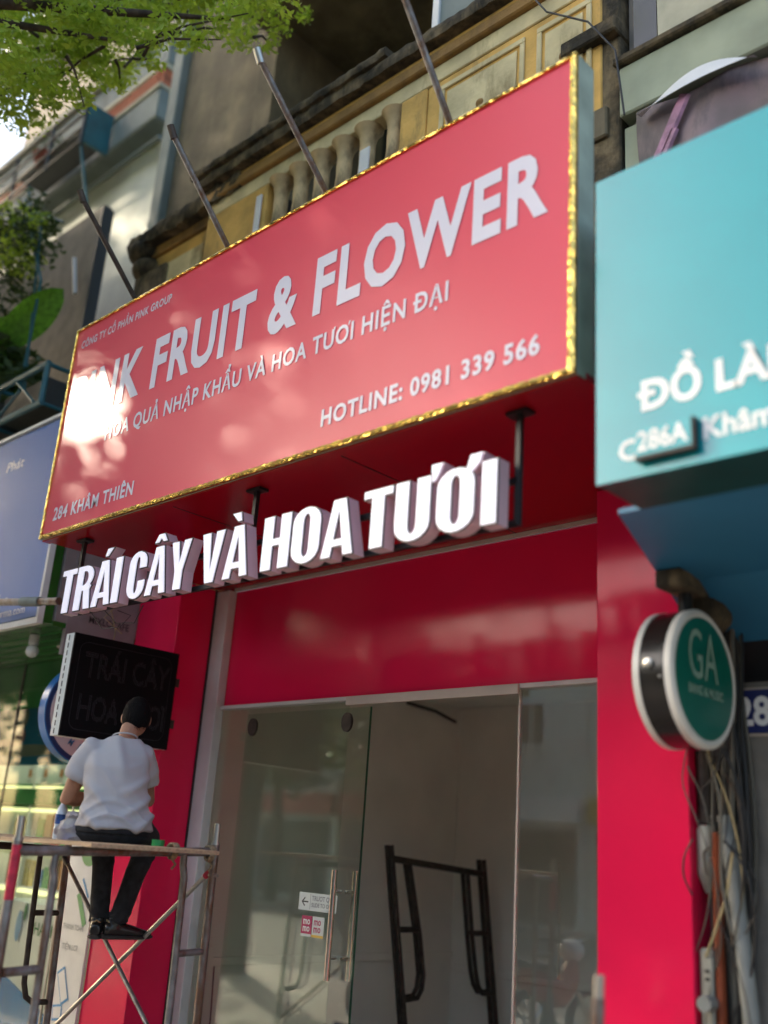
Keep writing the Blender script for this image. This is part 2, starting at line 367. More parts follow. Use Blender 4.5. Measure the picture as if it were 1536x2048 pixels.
def text(body, org, u, v, cap, m, parent=None, width=None, offset=0.0, name='lettering', thick=.002, label=None, cat=None, group=None, kind=None, italic=0.0):
    A, F = text_geo(body, offset); u, v = Vector(u).normalized(), Vector(v).normalized(); nn = u.cross(v)
    sx = (width / np.ptp(A[:, 0])) if width else cap
    g = G(); o = Vector(org); k = len(A)
    P = [o + u * (a[0] * sx + a[1] * cap * italic) + v * (a[1] * cap) + nn * (thick + a[2] * .3 * .5) for a in A]
    g.add(P, F)
    me = g.build(name, m, parent, label=label, cat=cat, group=group, kind=kind)
    return me

def cyl(name, a, b, r, m, parent=None, n=14, **k): return G().tube([a, b], r, n).build(name, m, parent, smooth=True, **k)
FX, FZ = (1, 0, 0), (0, 0, 1)

# ================================================================== SETTING: ground
g = G().box((-60, -60, -.4), (40, -1.5, -.14)); g.build('road', 'asphalt', kind='structure')
g = G().box((-60, -1.5, -.4), (40, -1.3, .0)); g.build('kerb', 'kerb', kind='structure')
pv = thing('pavement', None, None, (0, 0, 0)); pv['kind'] = 'structure'
G().box((-60, -1.3, -.4), (40, 12, -.03)).build('paving_base', 'kerb', pv)
tile_me = None
for i in range(16):
    for j in range(9):
        x = -7.9 + i * .5; y = -.6 + j * .5
        if tile_me is None:
            o = G().box((0, 0, -.03), (.49, .49, 0)).build('tile', 'paving', pv, bevel=.004); tile_me = o.data; o.location = (x, y, 0)
        else:
            o = bpy.data.objects.new('tile', tile_me); COL.objects.link(o); o.parent = pv; o.location = (x, y, random.uniform(-.004, 0))
G().box((-60, -1.3, -.03), (-7.91, 4.0, -.004)).build('paving_far', 'paving', pv)
G().box((.11, -1.3, -.03), (40, 4.0, -.004)).build('paving_far', 'paving', pv)
G().box((-60, -20, -.4), (40, -14.5, .0)).build('pavement_opposite', 'paving', kind='structure')
G().box((-400, -400, -.8), (400, 400, -.45)).build('ground', 'asphalt', kind='structure')

# ================================================================== RED SHOP FRONT
PX0, PX1 = -6.595, -6.067      # left pillar
shop = thing('shop_building', 'red clad shop front with glass doors, under the big pink signboard', 'shop', (-4.3, 4.5, 0))
G().box((PX0, 4.125, 0), (PX1, 4.62, 3.40)).build('pillar', 'red_panel', shop, bevel=.004)
G().box((-2.572, 4.125, 0), (-2.12, 4.62, 3.40)).build('pillar', 'red_panel', shop, bevel=.004)
G().box((PX1 + .001, 4.515, 2.535), (-2.573, 4.62, 3.385)).build('header_panel', 'red_panel', shop)
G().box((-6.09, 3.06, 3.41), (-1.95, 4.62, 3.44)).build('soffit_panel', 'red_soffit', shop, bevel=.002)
for x in (-4.72, -3.34):
    G().box((x, 3.07, 3.4075), (x + .004, 4.5, 3.4105)).build('panel_joint', 'dark_seam', shop)
G().box((-5.92, 4.49, 3.388), (-2.573, 4.51, 3.409)).build('header_trim', 'cream_trim', shop)
G().box((-6.062, 4.44, 0), (-5.915, 4.514, 3.386)).build('jamb_strip', 'white_alu', shop, bevel=.004)
G().box((-6.066, 4.425, 0), (-6.058, 4.438, 3.40)).build('jamb_seam', 'dark_seam', shop)
G().box((-5.90, 4.47, 2.508), (-2.573, 4.53, 2.533)).build('top_rail', 'white_alu', shop, bevel=.002)
G().box((-4.60, 4.452, 2.475), (-3.27, 4.47, 2.53)).build('door_track', 'cream_trim', shop, bevel=.002)
# interior
G().box((-6.45, 4.621, 0), (-6.33, 7.82, 3.0)).build('interior_wall', 'interior_wall', shop)
G().box((-6.33, 7.7, 0), (-2.2, 7.82, 3.0)).build('interior_wall', 'interior_wall', shop)
G().box((-2.3, 4.621, 0), (-2.2, 7.7, 3.0)).build('interior_wall', 'interior_wall', shop)
G().box((-6.45, 4.621, 3.0), (-2.2, 7.82, 3.12)).build('ceiling', 'interior_wall', shop)
G().box((-6.33, 4.5, -.02), (-2.3, 7.7, 0.04)).build('floor', 'interior_floor', shop)
G().box((-6.33, 4.64, .76), (-6.305, 7.7, .82)).build('wall_trunking', 'interior_wall', shop, bevel=.004)
G().box((-6.30, 7.675, .66), (-2.35, 7.7, .72)).build('wall_trunking', 'interior_wall', shop, bevel=.004)
G().box((-6.33, 4.76, .70), (-6.28, 4.96, .90)).build('junction_box', 'interior_wall', shop, bevel=.005)
G().tube([(-6.315, 5.0, .78), (-6.315, 5.02, .4), (-6.315, 4.99, .1)], .005, 6).build('wall_cable', 'cable', shop, smooth=True)
G().tube([(-6.315, 6.9, 2.94), (-6.31, 7.3, 2.92), (-6.31, 7.6, 2.86)], .014, 8).build('ceiling_conduit', 'steel_dark', shop, smooth=True)
G().box((-5.2, 7.67, .725), (-5.16, 7.7, 1.65)).build('wall_trunking', 'interior_wall', shop)
# glass
def pane(name, m, x0, x1, y, z0, z1, parent, th=.01):
    return G().box((x0, y, z0), (x1, y + th, z1)).build(name, m, parent)
pane('fixed_pane', 'glass_door', -5.90, -4.62, 4.505, .05, 2.505, shop)
pane('fixed_pane', 'glass_clear', -3.285, -2.573, 4.505, .05, 2.505, shop)
G().box((-3.297, 4.5, .05), (-3.286, 4.52, 2.505)).build('pane_edge', 'cream_trim', shop)
door = thing('sliding_door', None, None, (0, 0, 0)); door.parent = shop; door.location = Vector((-4.95, 4.475, 0)) - base_of(shop)
G().box((-5.58, 4.470, .05), (-4.395, 4.480, 2.46)).build('pane', 'glass_door', door)
G().box((-4.394, 4.469, .05), (-4.388, 4.481, 2.46)).build('pane_edge', 'glass_edge', door)
for yy in (4.41, 4.54):
    g = G(); xh = -4.535 if yy < 4.5 else -4.49
    g.tube([(xh, yy, .90), (xh, yy, 1.50)], .017, 14); g.tube([(xh, yy, 1.02), (xh, 4.47, 1.02)], .011, 10); g.tube([(xh, yy, 1.38), (xh, 4.47, 1.38)], .011, 10)
    g.build('handle', 'inox', door, smooth=True)
for xr in (-5.5, -4.58):
    G().tube([(xr, 4.452, 2.37), (xr, 4.47, 2.37)], [(.045, .06), (.045, .06)], 18).build('roller', 'steel_dark', door, smooth=True)

# stickers on the glass
def sticker(label, x0, z0, w, h, y=4.466, m='sticker_white', items=(), name='sticker', tilt=0):
    t = thing(name, label, 'sticker', (x0, y, z0))
    G().box((x0, y, z0), (x0 + w, y + .002, z0 + h)).build('sheet', m, t)
    for (b, dx, dz, cap, wd, mm) in items:
        text(b, (x0 + dx, y - .0006, z0 + dz), FX, FZ, cap, mm, t, width=wd, offset=.02, thick=.0006)
    return t
ax = -4.885
st = sticker('white sliding arrow sticker on the glass door beside the handle', ax, 1.255, .33, .10, items=[('TRƯƠT QUA', .115, .058, .026, .20, 'grey_print'), ('SLIDE TO OPEN', .115, .022, .022, .20, 'grey_print')])
G().box((ax + .100, 4.4652, 1.262), (ax + .103, 4.466, 1.348)).build('divider', 'grey_print', st)
g = G(); g.add([(ax + .025, 4.4652, 1.303), (ax + .052, 4.4652, 1.33), (ax + .058, 4.4652, 1.324), (ax + .040, 4.4652, 1.307), (ax + .085, 4.4652, 1.307), (ax + .085, 4.4652, 1.299), (ax + .040, 4.4652, 1.299), (ax + .058, 4.4652, 1.282), (ax + .052, 4.4652, 1.276)], [(0, 1, 2, 3, 6, 7, 8), (3, 4, 5, 6)]); g.build('arrow', 'black_print', st)
for (x, w, mm, tm, lab) in ((-4.845, .09, 'sticker_pink', 'white_text', 'dark pink square payment sticker with white letters below the arrow sticker'), (-4.75, .10, 'sticker_white', 'sticker_pink', 'white payment sticker with pink letters, right half behind the door handle')):
    s = sticker(lab, x, 1.11, w, .115, m=mm, items=[('mo', .015, .068, .04, .06, tm), ('mo', .015, .028, .04, .06, tm)])
    G().box((x, 4.4652, 1.11), (x + w, 4.466, 1.124)).build('strip', 'sticker_yellow' if tm == 'sticker_pink' else 'sticker_white', s)

# ================================================================== PINK SIGNBOARD
SX0, SX1, SZ0, SZ1, SY = -6.09, -1.955, 3.412, 4.96, 2.985
sb = thing('signboard', 'large pink and white fruit and flower shop signboard with gold foil edge', 'signboard', (-4.0, 3.05, 3.41))
G().box((SX0 + .01, SY + .004, SZ0 + .01), (SX1 - .01, SY + .014, SZ1 - .01)).build('face', 'banner', sb)
G().box((SX0, SY + .016, SZ0), (SX1, SY + .135, SZ1)).build('box_frame', 'sign_side', sb, bevel=.003)
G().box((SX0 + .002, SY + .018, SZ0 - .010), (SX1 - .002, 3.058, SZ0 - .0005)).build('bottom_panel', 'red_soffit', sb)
def foil(a, b, wdir, w):
    a, b, wdir = Vector(a), Vector(b), Vector(wdir); L = (b - a).length; n = int(L / .02); g = G(); t = (b - a) / n
    nn = Vector((0, -1, 0)); vs = []
    for i in range(n + 1):
        p = a + t * i
        for k, (wf, of) in enumerate(((0, -.012), (0, .008), (.5, .013), (1, .008), (1, -.012))):
            j = Vector([random.uniform(-1, 1) for _ in range(3)]) * .0015 * (0 if k in (0, 4) else 1)
            vs.append(p + wdir * w * wf + nn * of + j)
    fs = [(i * 5 + k, i * 5 + k + 1, (i + 1) * 5 + k + 1, (i + 1) * 5 + k) for i in range(n) for k in range(4)]
    g.add(vs, fs); g.build('gold_edging', 'gold', sb)
foil((SX0, SY, SZ0), (SX1, SY, SZ0), (0, 0, 1), .026)
foil((SX0, SY, SZ1), (SX1, SY, SZ1), (0, 0, -1), .018)
foil((SX0, SY, SZ0), (SX0, SY, SZ1), (1, 0, 0), .02)
foil((SX1, SY, SZ0), (SX1, SY, SZ1), (-1, 0, 0), .032)
TY = SY + .002
SPC[0] = 1.12
text('PINK FRUIT & FLOWER', (-5.985, TY, 4.222), FX, FZ, .315, 'banner_text', sb, width=3.89, offset=.036)
text('HOA QUẢ NHẬP KHẨU VÀ HOA TƯƠI HIỆN ĐẠI', (-5.47, TY, 3.975), FX, FZ, .097, 'banner_text', sb, width=2.84, offset=.022)
text('HOTLINE: 0981 339 566', (-3.41, TY, 3.55), FX, FZ, .085, 'banner_text', sb, width=1.285, offset=.03)
text('284 KHÂM THIÊN', (-5.965, TY, 3.522), FX, FZ, .085, 'banner_text', sb, width=.93, offset=.024)
text('CÔNG TY CỔ PHẦN PINK GROUP', (-6.00, TY, 4.79), FX, FZ, .055, 'banner_text', sb, width=1.07, offset=.022)
SPC[0] = 1.0
for x, t in ((-5.42, 2.521), (-4.43, 2.529), (-3.57, 2.467), (-2.70, 2.50)):
    lab = {-5.42: 'dark steel lamp arm rising from the signboard top, leftmost', -4.43: 'grey lamp arm above the signboard rising over the stone pier', -3.57: 'grey lamp arm with bright tip in front of the balusters', -2.70: 'long grey lamp arm at the right, in front of the plaster panel'}[x]
    a = thing('sign_lamp_arm', lab, 'metal arm', (x, 3.04, 4.96), 'lamp arms along the top of the signboard')
    top = (x, t, 5.50 if x != -2.70 else 5.66)
    cyl('rod', (x, 3.05, 4.95), top, .017, 'steel_dark' if x == -5.42 else 'steel_tube', a)
    G().box((x - .03, 3.02, 4.955), (x + .03, 3.09, 4.975)).build('foot_plate', 'steel_dark', a)
    G().tube([(x, t + .01, top[2] - .02), (x, t - .03, top[2] + .05)], .022, 10).build('socket', 'steel_bright' if x == -3.57 else 'steel_dark', a, smooth=True)

# ================================================================== HANGING 3D LETTERS
def arc(cx, cy, rx, ry, a0, a1, n=9): return [(cx + rx * math.cos(R(a0 + (a1 - a0) * i / n)), cy + ry * math.sin(R(a0 + (a1 - a0) * i / n))) for i in range(n + 1)]
ST = .215
def glyph(ch):
    """returns width, list of contours (outer first); unit cap height"""
    s = ST; h = .15
    if ch == 'I': return s, [[(0, 0), (s, 0), (s, 1), (0, 1)]]
    if ch == 'T': w = .48; return w, [[(w / 2 - s / 2, 0), (w / 2 + s / 2, 0), (w / 2 + s / 2, 1 - h), (w, 1 - h), (w, 1), (0, 1), (0, 1 - h), (w / 2 - s / 2, 1 - h)]]
    if ch == 'H': w = .56; return w, [[(0, 0), (s, 0), (s, .43), (w - s, .43), (w - s, 0), (w, 0), (w, 1), (w - s, 1), (w - s, .58), (s, .58), (s, 1), (0, 1)]]
    if ch == 'V': w = .56; return w, [[(w / 2 - .105, 0), (w / 2 + .105, 0), (w, 1), (w - s, 1), (w / 2, .3), (s, 1), (0, 1)]]
    if ch == 'Y': w = .54; return w, [[(w / 2 - s / 2, 0), (w / 2 + s / 2, 0), (w / 2 + s / 2, .38), (w, 1), (w - .2, 1), (w / 2, .58), (.2, 1), (0, 1), (w / 2 - s / 2, .38)]]
    if ch == 'A': w = .58; return w, [[(0, 0), (.18, 0), (.205, .17), (w - .205, .17), (w - .18, 0), (w, 0), (w / 2 + .115, 1), (w / 2 - .115, 1)], [(.225, .31), (w - .225, .31), (w / 2, .76)]]
    if ch in 'O': w = .54; return w, [arc(w / 2, .74, w / 2, .27, 0, 180) + arc(w / 2, .26, w / 2, .27, 180, 360), arc(w / 2, .74, w / 2 - s, .13, 0, 180) + arc(w / 2, .26, w / 2 - s, .13, 180, 360)]
    if ch == 'U': w = .54; return w, [[(w, 1), (w - s, 1)] + arc(w / 2, .26, w / 2 - s, .13, 0, -180) + [(s, 1), (0, 1)] + arc(w / 2, .26, w / 2, .27, 180, 360)]
    if ch == 'C': w = .52; return w, [[(w, .62), (w, .74)] + arc(w / 2, .74, w / 2, .27, 0, 180) + arc(w / 2, .26, w / 2, .27, 180, 360) + [(w, .38), (w - s, .38)] + arc(w / 2, .26, w / 2 - s, .13, 0, -180) + arc(w / 2, .74, w / 2 - s, .13, 180, 0) + [(w - s, .62)]]
    if ch == 'R': w = .54; return w, [[(0, 0), (s, 0), (s, .42), (.26, .42), (.34, 0), (w, 0), (.46, .44), (w - .03, .52)] + arc(w - .27, .74, .27, .26, -45, 90) + [(0, 1)], [(s, .56)] + arc(w - .29, .71, .12, .145, -90, 90) + [(s, .856)]]
ACC = {'Á': [[(.24, 1.07), (.34, 1.07), (.50, 1.26), (.30, 1.26)]], 'À': [[(.24, 1.07), (.34, 1.07), (.30, 1.26), (.08, 1.26)]],
       'Â': [[(.10, 1.07), (.23, 1.07), (.29, 1.15), (.35, 1.07), (.48, 1.07), (.37, 1.26), (.21, 1.26)]],
       'Ơ': [[(.40, .90), (.48, .86), (.60, 1.0), (.64, 1.16), (.46, 1.16)]], 'Ư': [[(.545, .86), (.60, .88), (.66, 1.0), (.70, 1.16), (.53, 1.16), (.53, 1.003), (.545, 1.003)]]}
BASE = {'Á': 'A', 'À': 'A', 'Â': 'A', 'Ơ': 'O', 'Ư': 'U'}
def contour_mesh(name, conts, sx, cap, org, depth, off, m, parent, y):
    c = bpy.data.curves.new('c', 'CURVE'); c.dimensions = '2D'; c.fill_mode = 'BOTH'; c.extrude = depth / 2; c.offset = off
    for ct in conts:
        sp = c.splines.new('POLY'); sp.points.add(len(ct) - 1); sp.use_cyclic_u = True
        for i, (a, b) in enumerate(ct): sp.points[i].co = (a * sx, b * cap, 0, 1)
    o = bpy.data.objects.new('c', c); COL.objects.link(o); bpy.context.view_layer.update()
    me = bpy.data.meshes.new_from_object(o.evaluated_get(bpy.context.evaluated_depsgraph_get()))
    vs = [(org + v.co.x, y - v.co.z, v.co.y + LZ) for v in me.vertices]; fs = [tuple(p.vertices) for p in me.polygons]
    bpy.data.objects.remove(o); bpy.data.curves.remove(c); bpy.data.meshes.remove(me)
    g = G(); g.add(vs, fs); return g.build(name, m, parent)
LZ = 2.885; LY = 3.045; CAP = .285
ls = thing('letter_sign', 'white raised letter sign hanging on black rods under the pink signboard', 'letter sign', (-4.1, 3.1, 2.9))
words = [('TRÁI', -5.80, -5.115), ('CÂY', -5.035, -4.44), ('VÀ', -4.345, -3.93), ('HOA', -3.83, -3.175), ('TƯƠI', -3.125, -2.36)]
for wd, x0, x1 in words:
    gap = .035; tot = sum(glyph(BASE.get(c, c))[0] for c in wd) + gap * (len(wd) - 1)
    if 'Ơ' in wd: tot += .10
    sx = (x1 - x0) / tot; x = x0
    for ch in wd:
        w, ct = glyph(BASE.get(ch, ch)); hornc = ACC[ch] if ch in 'ƠƯ' else None; ct = list(ct) + (ACC.get(ch, []) if not hornc else [])
        L = contour_mesh('letter', ct, sx, CAP, x, .066, .0, 'letter_side', ls, LY + .04)
        contour_mesh('letter_edge', ct, sx, CAP, x, .006, .0015, 'letter_edge', L, LY + .0035)
        contour_mesh('letter_face', ct, sx, CAP, x, .006, -.0045, 'letter_face', L, LY - .002)
        if hornc:
            contour_mesh('letter_horn', hornc, sx, CAP, x, .064, .0, 'letter_side', L, LY + .0395)
            contour_mesh('letter_horn_face', hornc, sx, CAP, x, .006, -.003, 'letter_face', L, LY - .0014)
        x += (w + gap) * sx + (.05 * sx if ch in 'ƠƯ' else 0)
G().box((-5.78, 3.14, 2.90), (-2.34, 3.165, 2.925)).build('rail', 'black_steel', ls)
G().box((-5.70, 3.14, 3.085), (-2.34, 3.165, 3.11)).build('rail', 'black_steel', ls)
for x, y in ((-5.80, 3.13), (-4.06, 3.13), (-2.336, 3.13)):
    G().box((x - .012, 3.14, 2.90), (x + .012, 3.165, 3.405)).build('hanger_rod', 'black_steel', ls)
    G().box((x - .055, 3.12, 3.392), (x + .055, 3.185, 3.406)).build('hanger_plate', 'black_steel', ls)
G().tube([(-5.6, 3.17, 2.9), (-5.5, 3.2, 2.80), (-5.3, 3.2, 2.79), (-5.2, 3.2, 2.85), (-5.32, 3.18, 2.89)], .003, 5).build('loose_wire', 'cable', ls)
G().tube([(-5.45, 3.17, 2.9), (-5.35, 3.2, 2.82), (-5.15, 3.2, 2.80), (-5.05, 3.18, 2.89)], .003, 5).build('loose_wire', 'cable', ls)

# ================================================================== LED BOX (projects from the left pillar)
lb = thing('led_box_sign', 'black LED box sign with white edge projecting from the left red pillar', 'LED sign', (-6.1, 4.1, 2.18))
A0 = Vector((-6.075, 3.34, 0)); A1 = Vector((-6.045, 4.155, 0)); lu = (A1 - A0).normalized(); ln = Vector((lu.y, -lu.x, 0)); LZ0, LZ1 = 2.19, 2.862; TH = .115
L_ = (A1 - A0).length
def lbx(u0, u1, n0, n1, z0, z1):
    P = [A0 + lu * a + ln * b + Vector((0, 0, z)) for z in (z0, z1) for a, b in ((u0, n0), (u1, n0), (u1, n1), (u0, n1))]
    return G().hexa(P)
lbx(0, L_, -TH, -.004, LZ0, LZ1).build('housing', 'led_side', lb, bevel=.003)
lbx(.0, L_, -.0035, .012, LZ0, LZ1).build('face', 'led_black', lb)
for z in np.linspace(LZ0 + .03, LZ1 - .03, 13):
    lbx(-.003, .001, -TH * .60, -TH * .53, z - .017, z + .017).build('vent_slot', 'dark_seam', lb)
for z in (LZ0 + .18, LZ1 - .20):
    lbx(L_ + .001, L_ + .05, -.05, -.02, z - .03, z + .03).build('hinge', 'steel_dark', lb)
def dots(name, conts_pts, m, parent, r=.0022):
    vs, fs = [], []
    for (a, z) in conts_pts:
        c = A0 + lu * a + ln * .0138 + Vector((0, 0, z)); k = len(vs); z_ = Vector((0, 0, 1))
        vs += [c + lu * r, c + z_ * r, c - lu * r, c - z_ * r]; fs.append((k, k + 1, k + 2, k + 3))
    g = G(); g.add(vs, fs); g.build(name, m, parent, kind='stuff')
def dots_text(body, a0, a1, z0, cap, pitch=.0105):
    A, F = text_geo(body, .022); sx = (a1 - a0) / np.ptp(A[:, 0])
    P = A[:, :2] * np.array([sx, cap]) + np.array([a0, z0]); out = []
    T = []
    for f in F:
        for i in range(1, len(f) - 1): T.append((P[f[0]], P[f[i]], P[f[i + 1]]))
    gx = np.arange(a0, a1, pitch); gz = np.arange(z0 - .02, z0 + cap * 1.4, pitch * .85); XX, ZZ = np.meshgrid(gx, gz); Q = np.stack([XX.ravel(), ZZ.ravel()], 1)
    ok = np.zeros(len(Q), bool)
    for a, b, c in T:
        d = (b[0] - a[0]) * (c[1] - a[1]) - (b[1] - a[1]) * (c[0] - a[0])
        if abs(d) < 1e-9: continue
        s = ((Q[:, 0] - a[0]) * (c[1] - a[1]) - (Q[:, 1] - a[1]) * (c[0] - a[0])) / d
        t = ((b[0] - a[0]) * (Q[:, 1] - a[1]) - (b[1] - a[1]) * (Q[:, 0] - a[0])) / d
        ok |= (s >= 0) & (t >= 0) & (s + t <= 1)
    return [tuple(q) for q in Q[ok]]
pts = dots_text('TRÁI CÂY', .10, .76, LZ0 + .40, .155) + dots_text('HOA TƯƠI', .10, .76, LZ0 + .12, .155)
dots('led_lettering', pts, 'led_dot', lb, .0026)
bd = []
u0, u1, z0, z1, rr = .05, L_ - .05, LZ0 + .05, LZ1 - .05, .06
for t in np.arange(u0 + rr, u1 - rr, .012): bd += [(t, z0), (t, z1)]
for t in np.arange(z0 + rr, z1 - rr, .012): bd += [(u0, t), (u1, t)]
for cx, cz, a in ((u0 + rr, z0 + rr, 180), (u1 - rr, z0 + rr, 270), (u1 - rr, z1 - rr, 0), (u0 + rr, z1 - rr, 90)):
    bd += [(cx + rr * math.cos(R(a + q)), cz + rr * math.sin(R(a + q))) for q in range(0, 91, 11)]
dots('led_border', bd, 'led_dot', lb, .0024)

# ================================================================== PHARMACY (left)
ph = thing('pharmacy_building', 'pharmacy shop with green ceiling and lit shelves left of the red shop', 'pharmacy', (-8.5, 4.2, 0))
G().box((-14, 3.45, 2.985), (-6.605, 4.30, 3.02)).build('soffit', 'green_soffit', ph)
for i in range(5): G().box((-14, 3.60 + i * .14, 2.981), (-6.606, 3.606 + i * .14, 2.9855)).build('soffit_joint', 'pharma_green', ph)
G().box((-6.66, 3.46, 3.021), (-6.605, 4.30, 3.62)).build('side_wall', 'lilac_wall', ph)
G().box((-6.64, 3.55, 2.80), (-6.598, 4.12, 3.60)).build('side_wall', 'lilac_wall', ph)
text('MIXLCCAFE', (-6.5965, 3.72, 3.06), (0, 1, 0), FZ, .05, 'black_print', ph, width=.34, offset=.01)
G().lathe([(.001, 0), (.09, 0), (.09, .004), (.001, .004)], (-6.594, 3.66, 3.28), 'x', 24).build('round_print', 'grey_print', ph)
G().lathe([(.001, 0), (.078, 0), (.078, .0045), (.001, .0045)], (-6.593, 3.66, 3.28), 'x', 24).build('round_print', 'lilac_wall', ph)
# glass front, posts
G().box((-14, 4.25, 2.60), (-6.70, 4.30, 2.984)).build('header_panel', 'pharma_green', ph)
G().box((-14, 4.285, 2.12), (-7.0, 4.31, 2.60)).build('mural', 'teal_mural', ph)
for (cx, cz, rx, rz, mm) in ((-8.75, 2.52, .42, .18, 'mural_pale'), (-8.6, 2.36, .26, .12, 'mural_pink'), (-8.3, 2.24, .55, .05, 'mural_pale'), (-9.2, 2.3, .3, .10, 'mural_pale'), (-7.9, 2.42, .16, .06, 'mural_pink')):
    G().lathe([(.001, 0), (1, 0), (1, .002), (.001, .002)], (0, 0, 0), 'y', 28)
    g = G(); g.add([(cx + rx * math.cos(R(a)), 4.283 - .0015 * rx, cz + rz * math.sin(R(a))) for a in range(0, 360, 15)], [tuple(range(24))]); g.build('mural_patch', mm, ph)
for x0, x1 in ((-14, -8.48), (-8.47, -7.30), (-7.29, -6.62)):
    pane('glass_pane', 'glass_pharma', x0, x1, 4.24, .05, 2.98, ph, .008)
G().box((-8.482, 4.236, .05), (-8.468, 4.25, 2.98)).build('pane_seam', 'dark_seam', ph)
G().box((-7.302, 4.236, .05), (-7.288, 4.25, 2.98)).build('pane_seam', 'cream_trim', ph)
G().box((-14, 6.0, 0), (-6.62, 6.1, 3.0)).build('back_wall', 'pharma_green', ph)
G().box((-14, 4.32, 3.021), (-6.62, 6.1, 3.1)).build('ceiling', 'white_paint', ph)
G().box((-14, 4.25, 0.0), (-6.62, 6.0, .05)).build('floor', 'tile_cream', ph)
G().box((-14, 3.55, 0.0), (-6.62, 4.23, .05)).build('step', 'step_red', ph, bevel=.006)
G().box((-6.66, 4.26, 0), (-6.605, 6.1, 3.0)).build('side_wall', 'white_paint', ph)
# shelving
sh = thing('shelf_unit', 'lit yellow green shelving full of medicine boxes behind the pharmacy glass', 'shelves', (-8.4, 5.2, 0))
for z in (.35, .72, 1.09, 1.46, 1.80, 2.0):
    G().box((-11.5, 4.95, z), (-6.75, 5.35, z + .02)).build('shelf', 'pharma_green' if z > 1.7 else 'white_paint', sh)
    G().box((-11.5, 4.945, z - .035), (-6.75, 4.96, z - .001)).build('light_strip', 'pharma_light', sh)
G().box((-11.5, 5.36, .3), (-6.75, 5.40, 2.25)).build('back_panel', 'shelf_glow', sh)
for x in (-10.4, -9.3, -8.2, -7.1): G().box((x, 4.94, .05), (x + .03, 5.36, 2.2)).build('upright', 'white_paint', sh)
G().box((-11.5, 4.93, 1.83), (-6.75, 4.945, 1.98)).build('fascia', 'pharma_green', sh)
text('PHARMA', (-8.9, 4.928, 1.86), FX, FZ, .09, 'prod_green', sh, width=.8, offset=.01)
pk = ['prod_white', 'prod_green', 'prod_red', 'prod_yellow', 'prod_blue', 'prod_brown', 'prod_orange', 'prod_white']
box_me = {}
names = {'prod_white': 'white', 'prod_green': 'green', 'prod_red': 'red', 'prod_yellow': 'yellow', 'prod_blue': 'blue', 'prod_brown': 'brown', 'prod_orange': 'orange'}
onum = ['first', 'second', 'third', 'fourth', 'fifth', 'sixth', 'seventh', 'eighth', 'ninth', 'tenth', 'eleventh', 'twelfth', 'thirteenth', 'fourteenth']
lev = {.37: 'lowest', .74: 'second', 1.11: 'third', 1.48: 'fourth'}
for z in (.37, .74, 1.11, 1.48):
    x = -9.6; cnt = {}
    while x < -6.95:
        k = random.choice(pk); w = random.uniform(.10, .19); h = random.uniform(.14, .30)
        o = G().box((x, 4.98, z + .001), (x + w * .92, 5.2, z + h)).build('medicine_box', k, bevel=.004)
        setp(o, f'{onum[cnt.setdefault(k, 0)]} {names[k]} box from the left on the {lev[z]} pharmacy shelf', 'box', 'medicine boxes on the pharmacy shelves'); cnt[k] += 1; x += w
for i in range(7):
    x = -9.35 + i * .29
    o = thing('hanging_card', f'{onum[i]} white and orange product card from the left on the green pharmacy fascia', 'product card', (x, 4.92, 2.03), 'product cards along the top shelf')
    G().box((x, 4.90, 2.03), (x + .09, 4.91, 2.19)).build('card', 'prod_white', o); G().box((x + .02, 4.896, 2.08), (x + .07, 4.899, 2.15)).build('print', 'prod_orange', o)
for i in range(5): G().box((-11.0 + i * .95, 4.6, 2.93), (-10.3 + i * .95, 4.72, 2.96)).build('ceiling_light', 'lamp_white', ph)
# counter with logo
ct = thing('counter', 'white and blue pharmacy counter with a drop logo behind the glass', 'counter', (-8.2, 4.7, 0))
G().box((-8.55, 4.45, .05), (-7.35, 4.85, 1.05)).build('body', 'poster_white', ct, bevel=.008)
G().hexa([(-8.55, 4.44, .05), (-7.35, 4.44, .05), (-7.35, 4.449, .05), (-8.55, 4.449, .05), (-8.55, 4.44, .55), (-7.35, 4.44, .22), (-7.35, 4.449, .22), (-8.55, 4.449, .55)]).build('blue_band', 'ring_blue', ct)
G().ball((-8.2, 4.44, .86), (.05, .004, .12)).build('drop_logo', 'blue_print', ct); G().ball((-8.12, 4.44, .97), (.025, .004, .07)).build('leaf_logo', 'pharma_green', ct)
text('PHARMA', (-8.0, 4.438, .82), FX, FZ, .09, 'pharma_green', ct, width=.5, offset=.015)
# payment poster
po = thing('poster_panel', 'tall white payment poster with phone drawing beside the left red pillar', 'poster', (-6.8, 4.1, 0))
G().box((-7.0, 4.10, .05), (-6.598, 4.12, 1.62)).build('panel', 'poster_white', po)
g = G(); g.add([(-6.72 + .12 * math.cos(R(a)), 4.098, 1.50 + .115 * math.sin(R(a))) for a in range(0, 360, 12)], [tuple(range(30))]); g.build('green_disc', 'green_print', po)
text('THANH', (-6.80, 4.096, 1.49), FX, FZ, .035, 'white_text', po, width=.15, offset=.015)
text('THANH TOÁN', (-6.93, 4.098, .96), FX, FZ, .035, 'grey_print', po, width=.27)
text('TIỆN LỢI'.replace('Ợ', 'Ơ'), (-6.90, 4.098, .83), FX, FZ, .035, 'grey_print', po, width=.2)
def rbar(x0, z0, x1, z1, w, m, nm, y=4.098):
    d = Vector((x1 - x0, 0, z1 - z0)).normalized(); p = Vector((-d.z, 0, d.x)) * w / 2; a, b = Vector((x0, y, z0)), Vector((x1, y, z1)); q = Vector((0, -.001, 0))
    G().hexa([a - p, b - p, b + p, a + p, a - p + q, b - p + q, b + p + q, a + p + q]).build(nm, m, po)
rbar(-6.87, .70, -6.76, .50, .10, 'blue_print', 'phone_outline'); rbar(-6.862, .685, -6.768, .515, .082, 'poster_white', 'phone_screen', 4.0965)
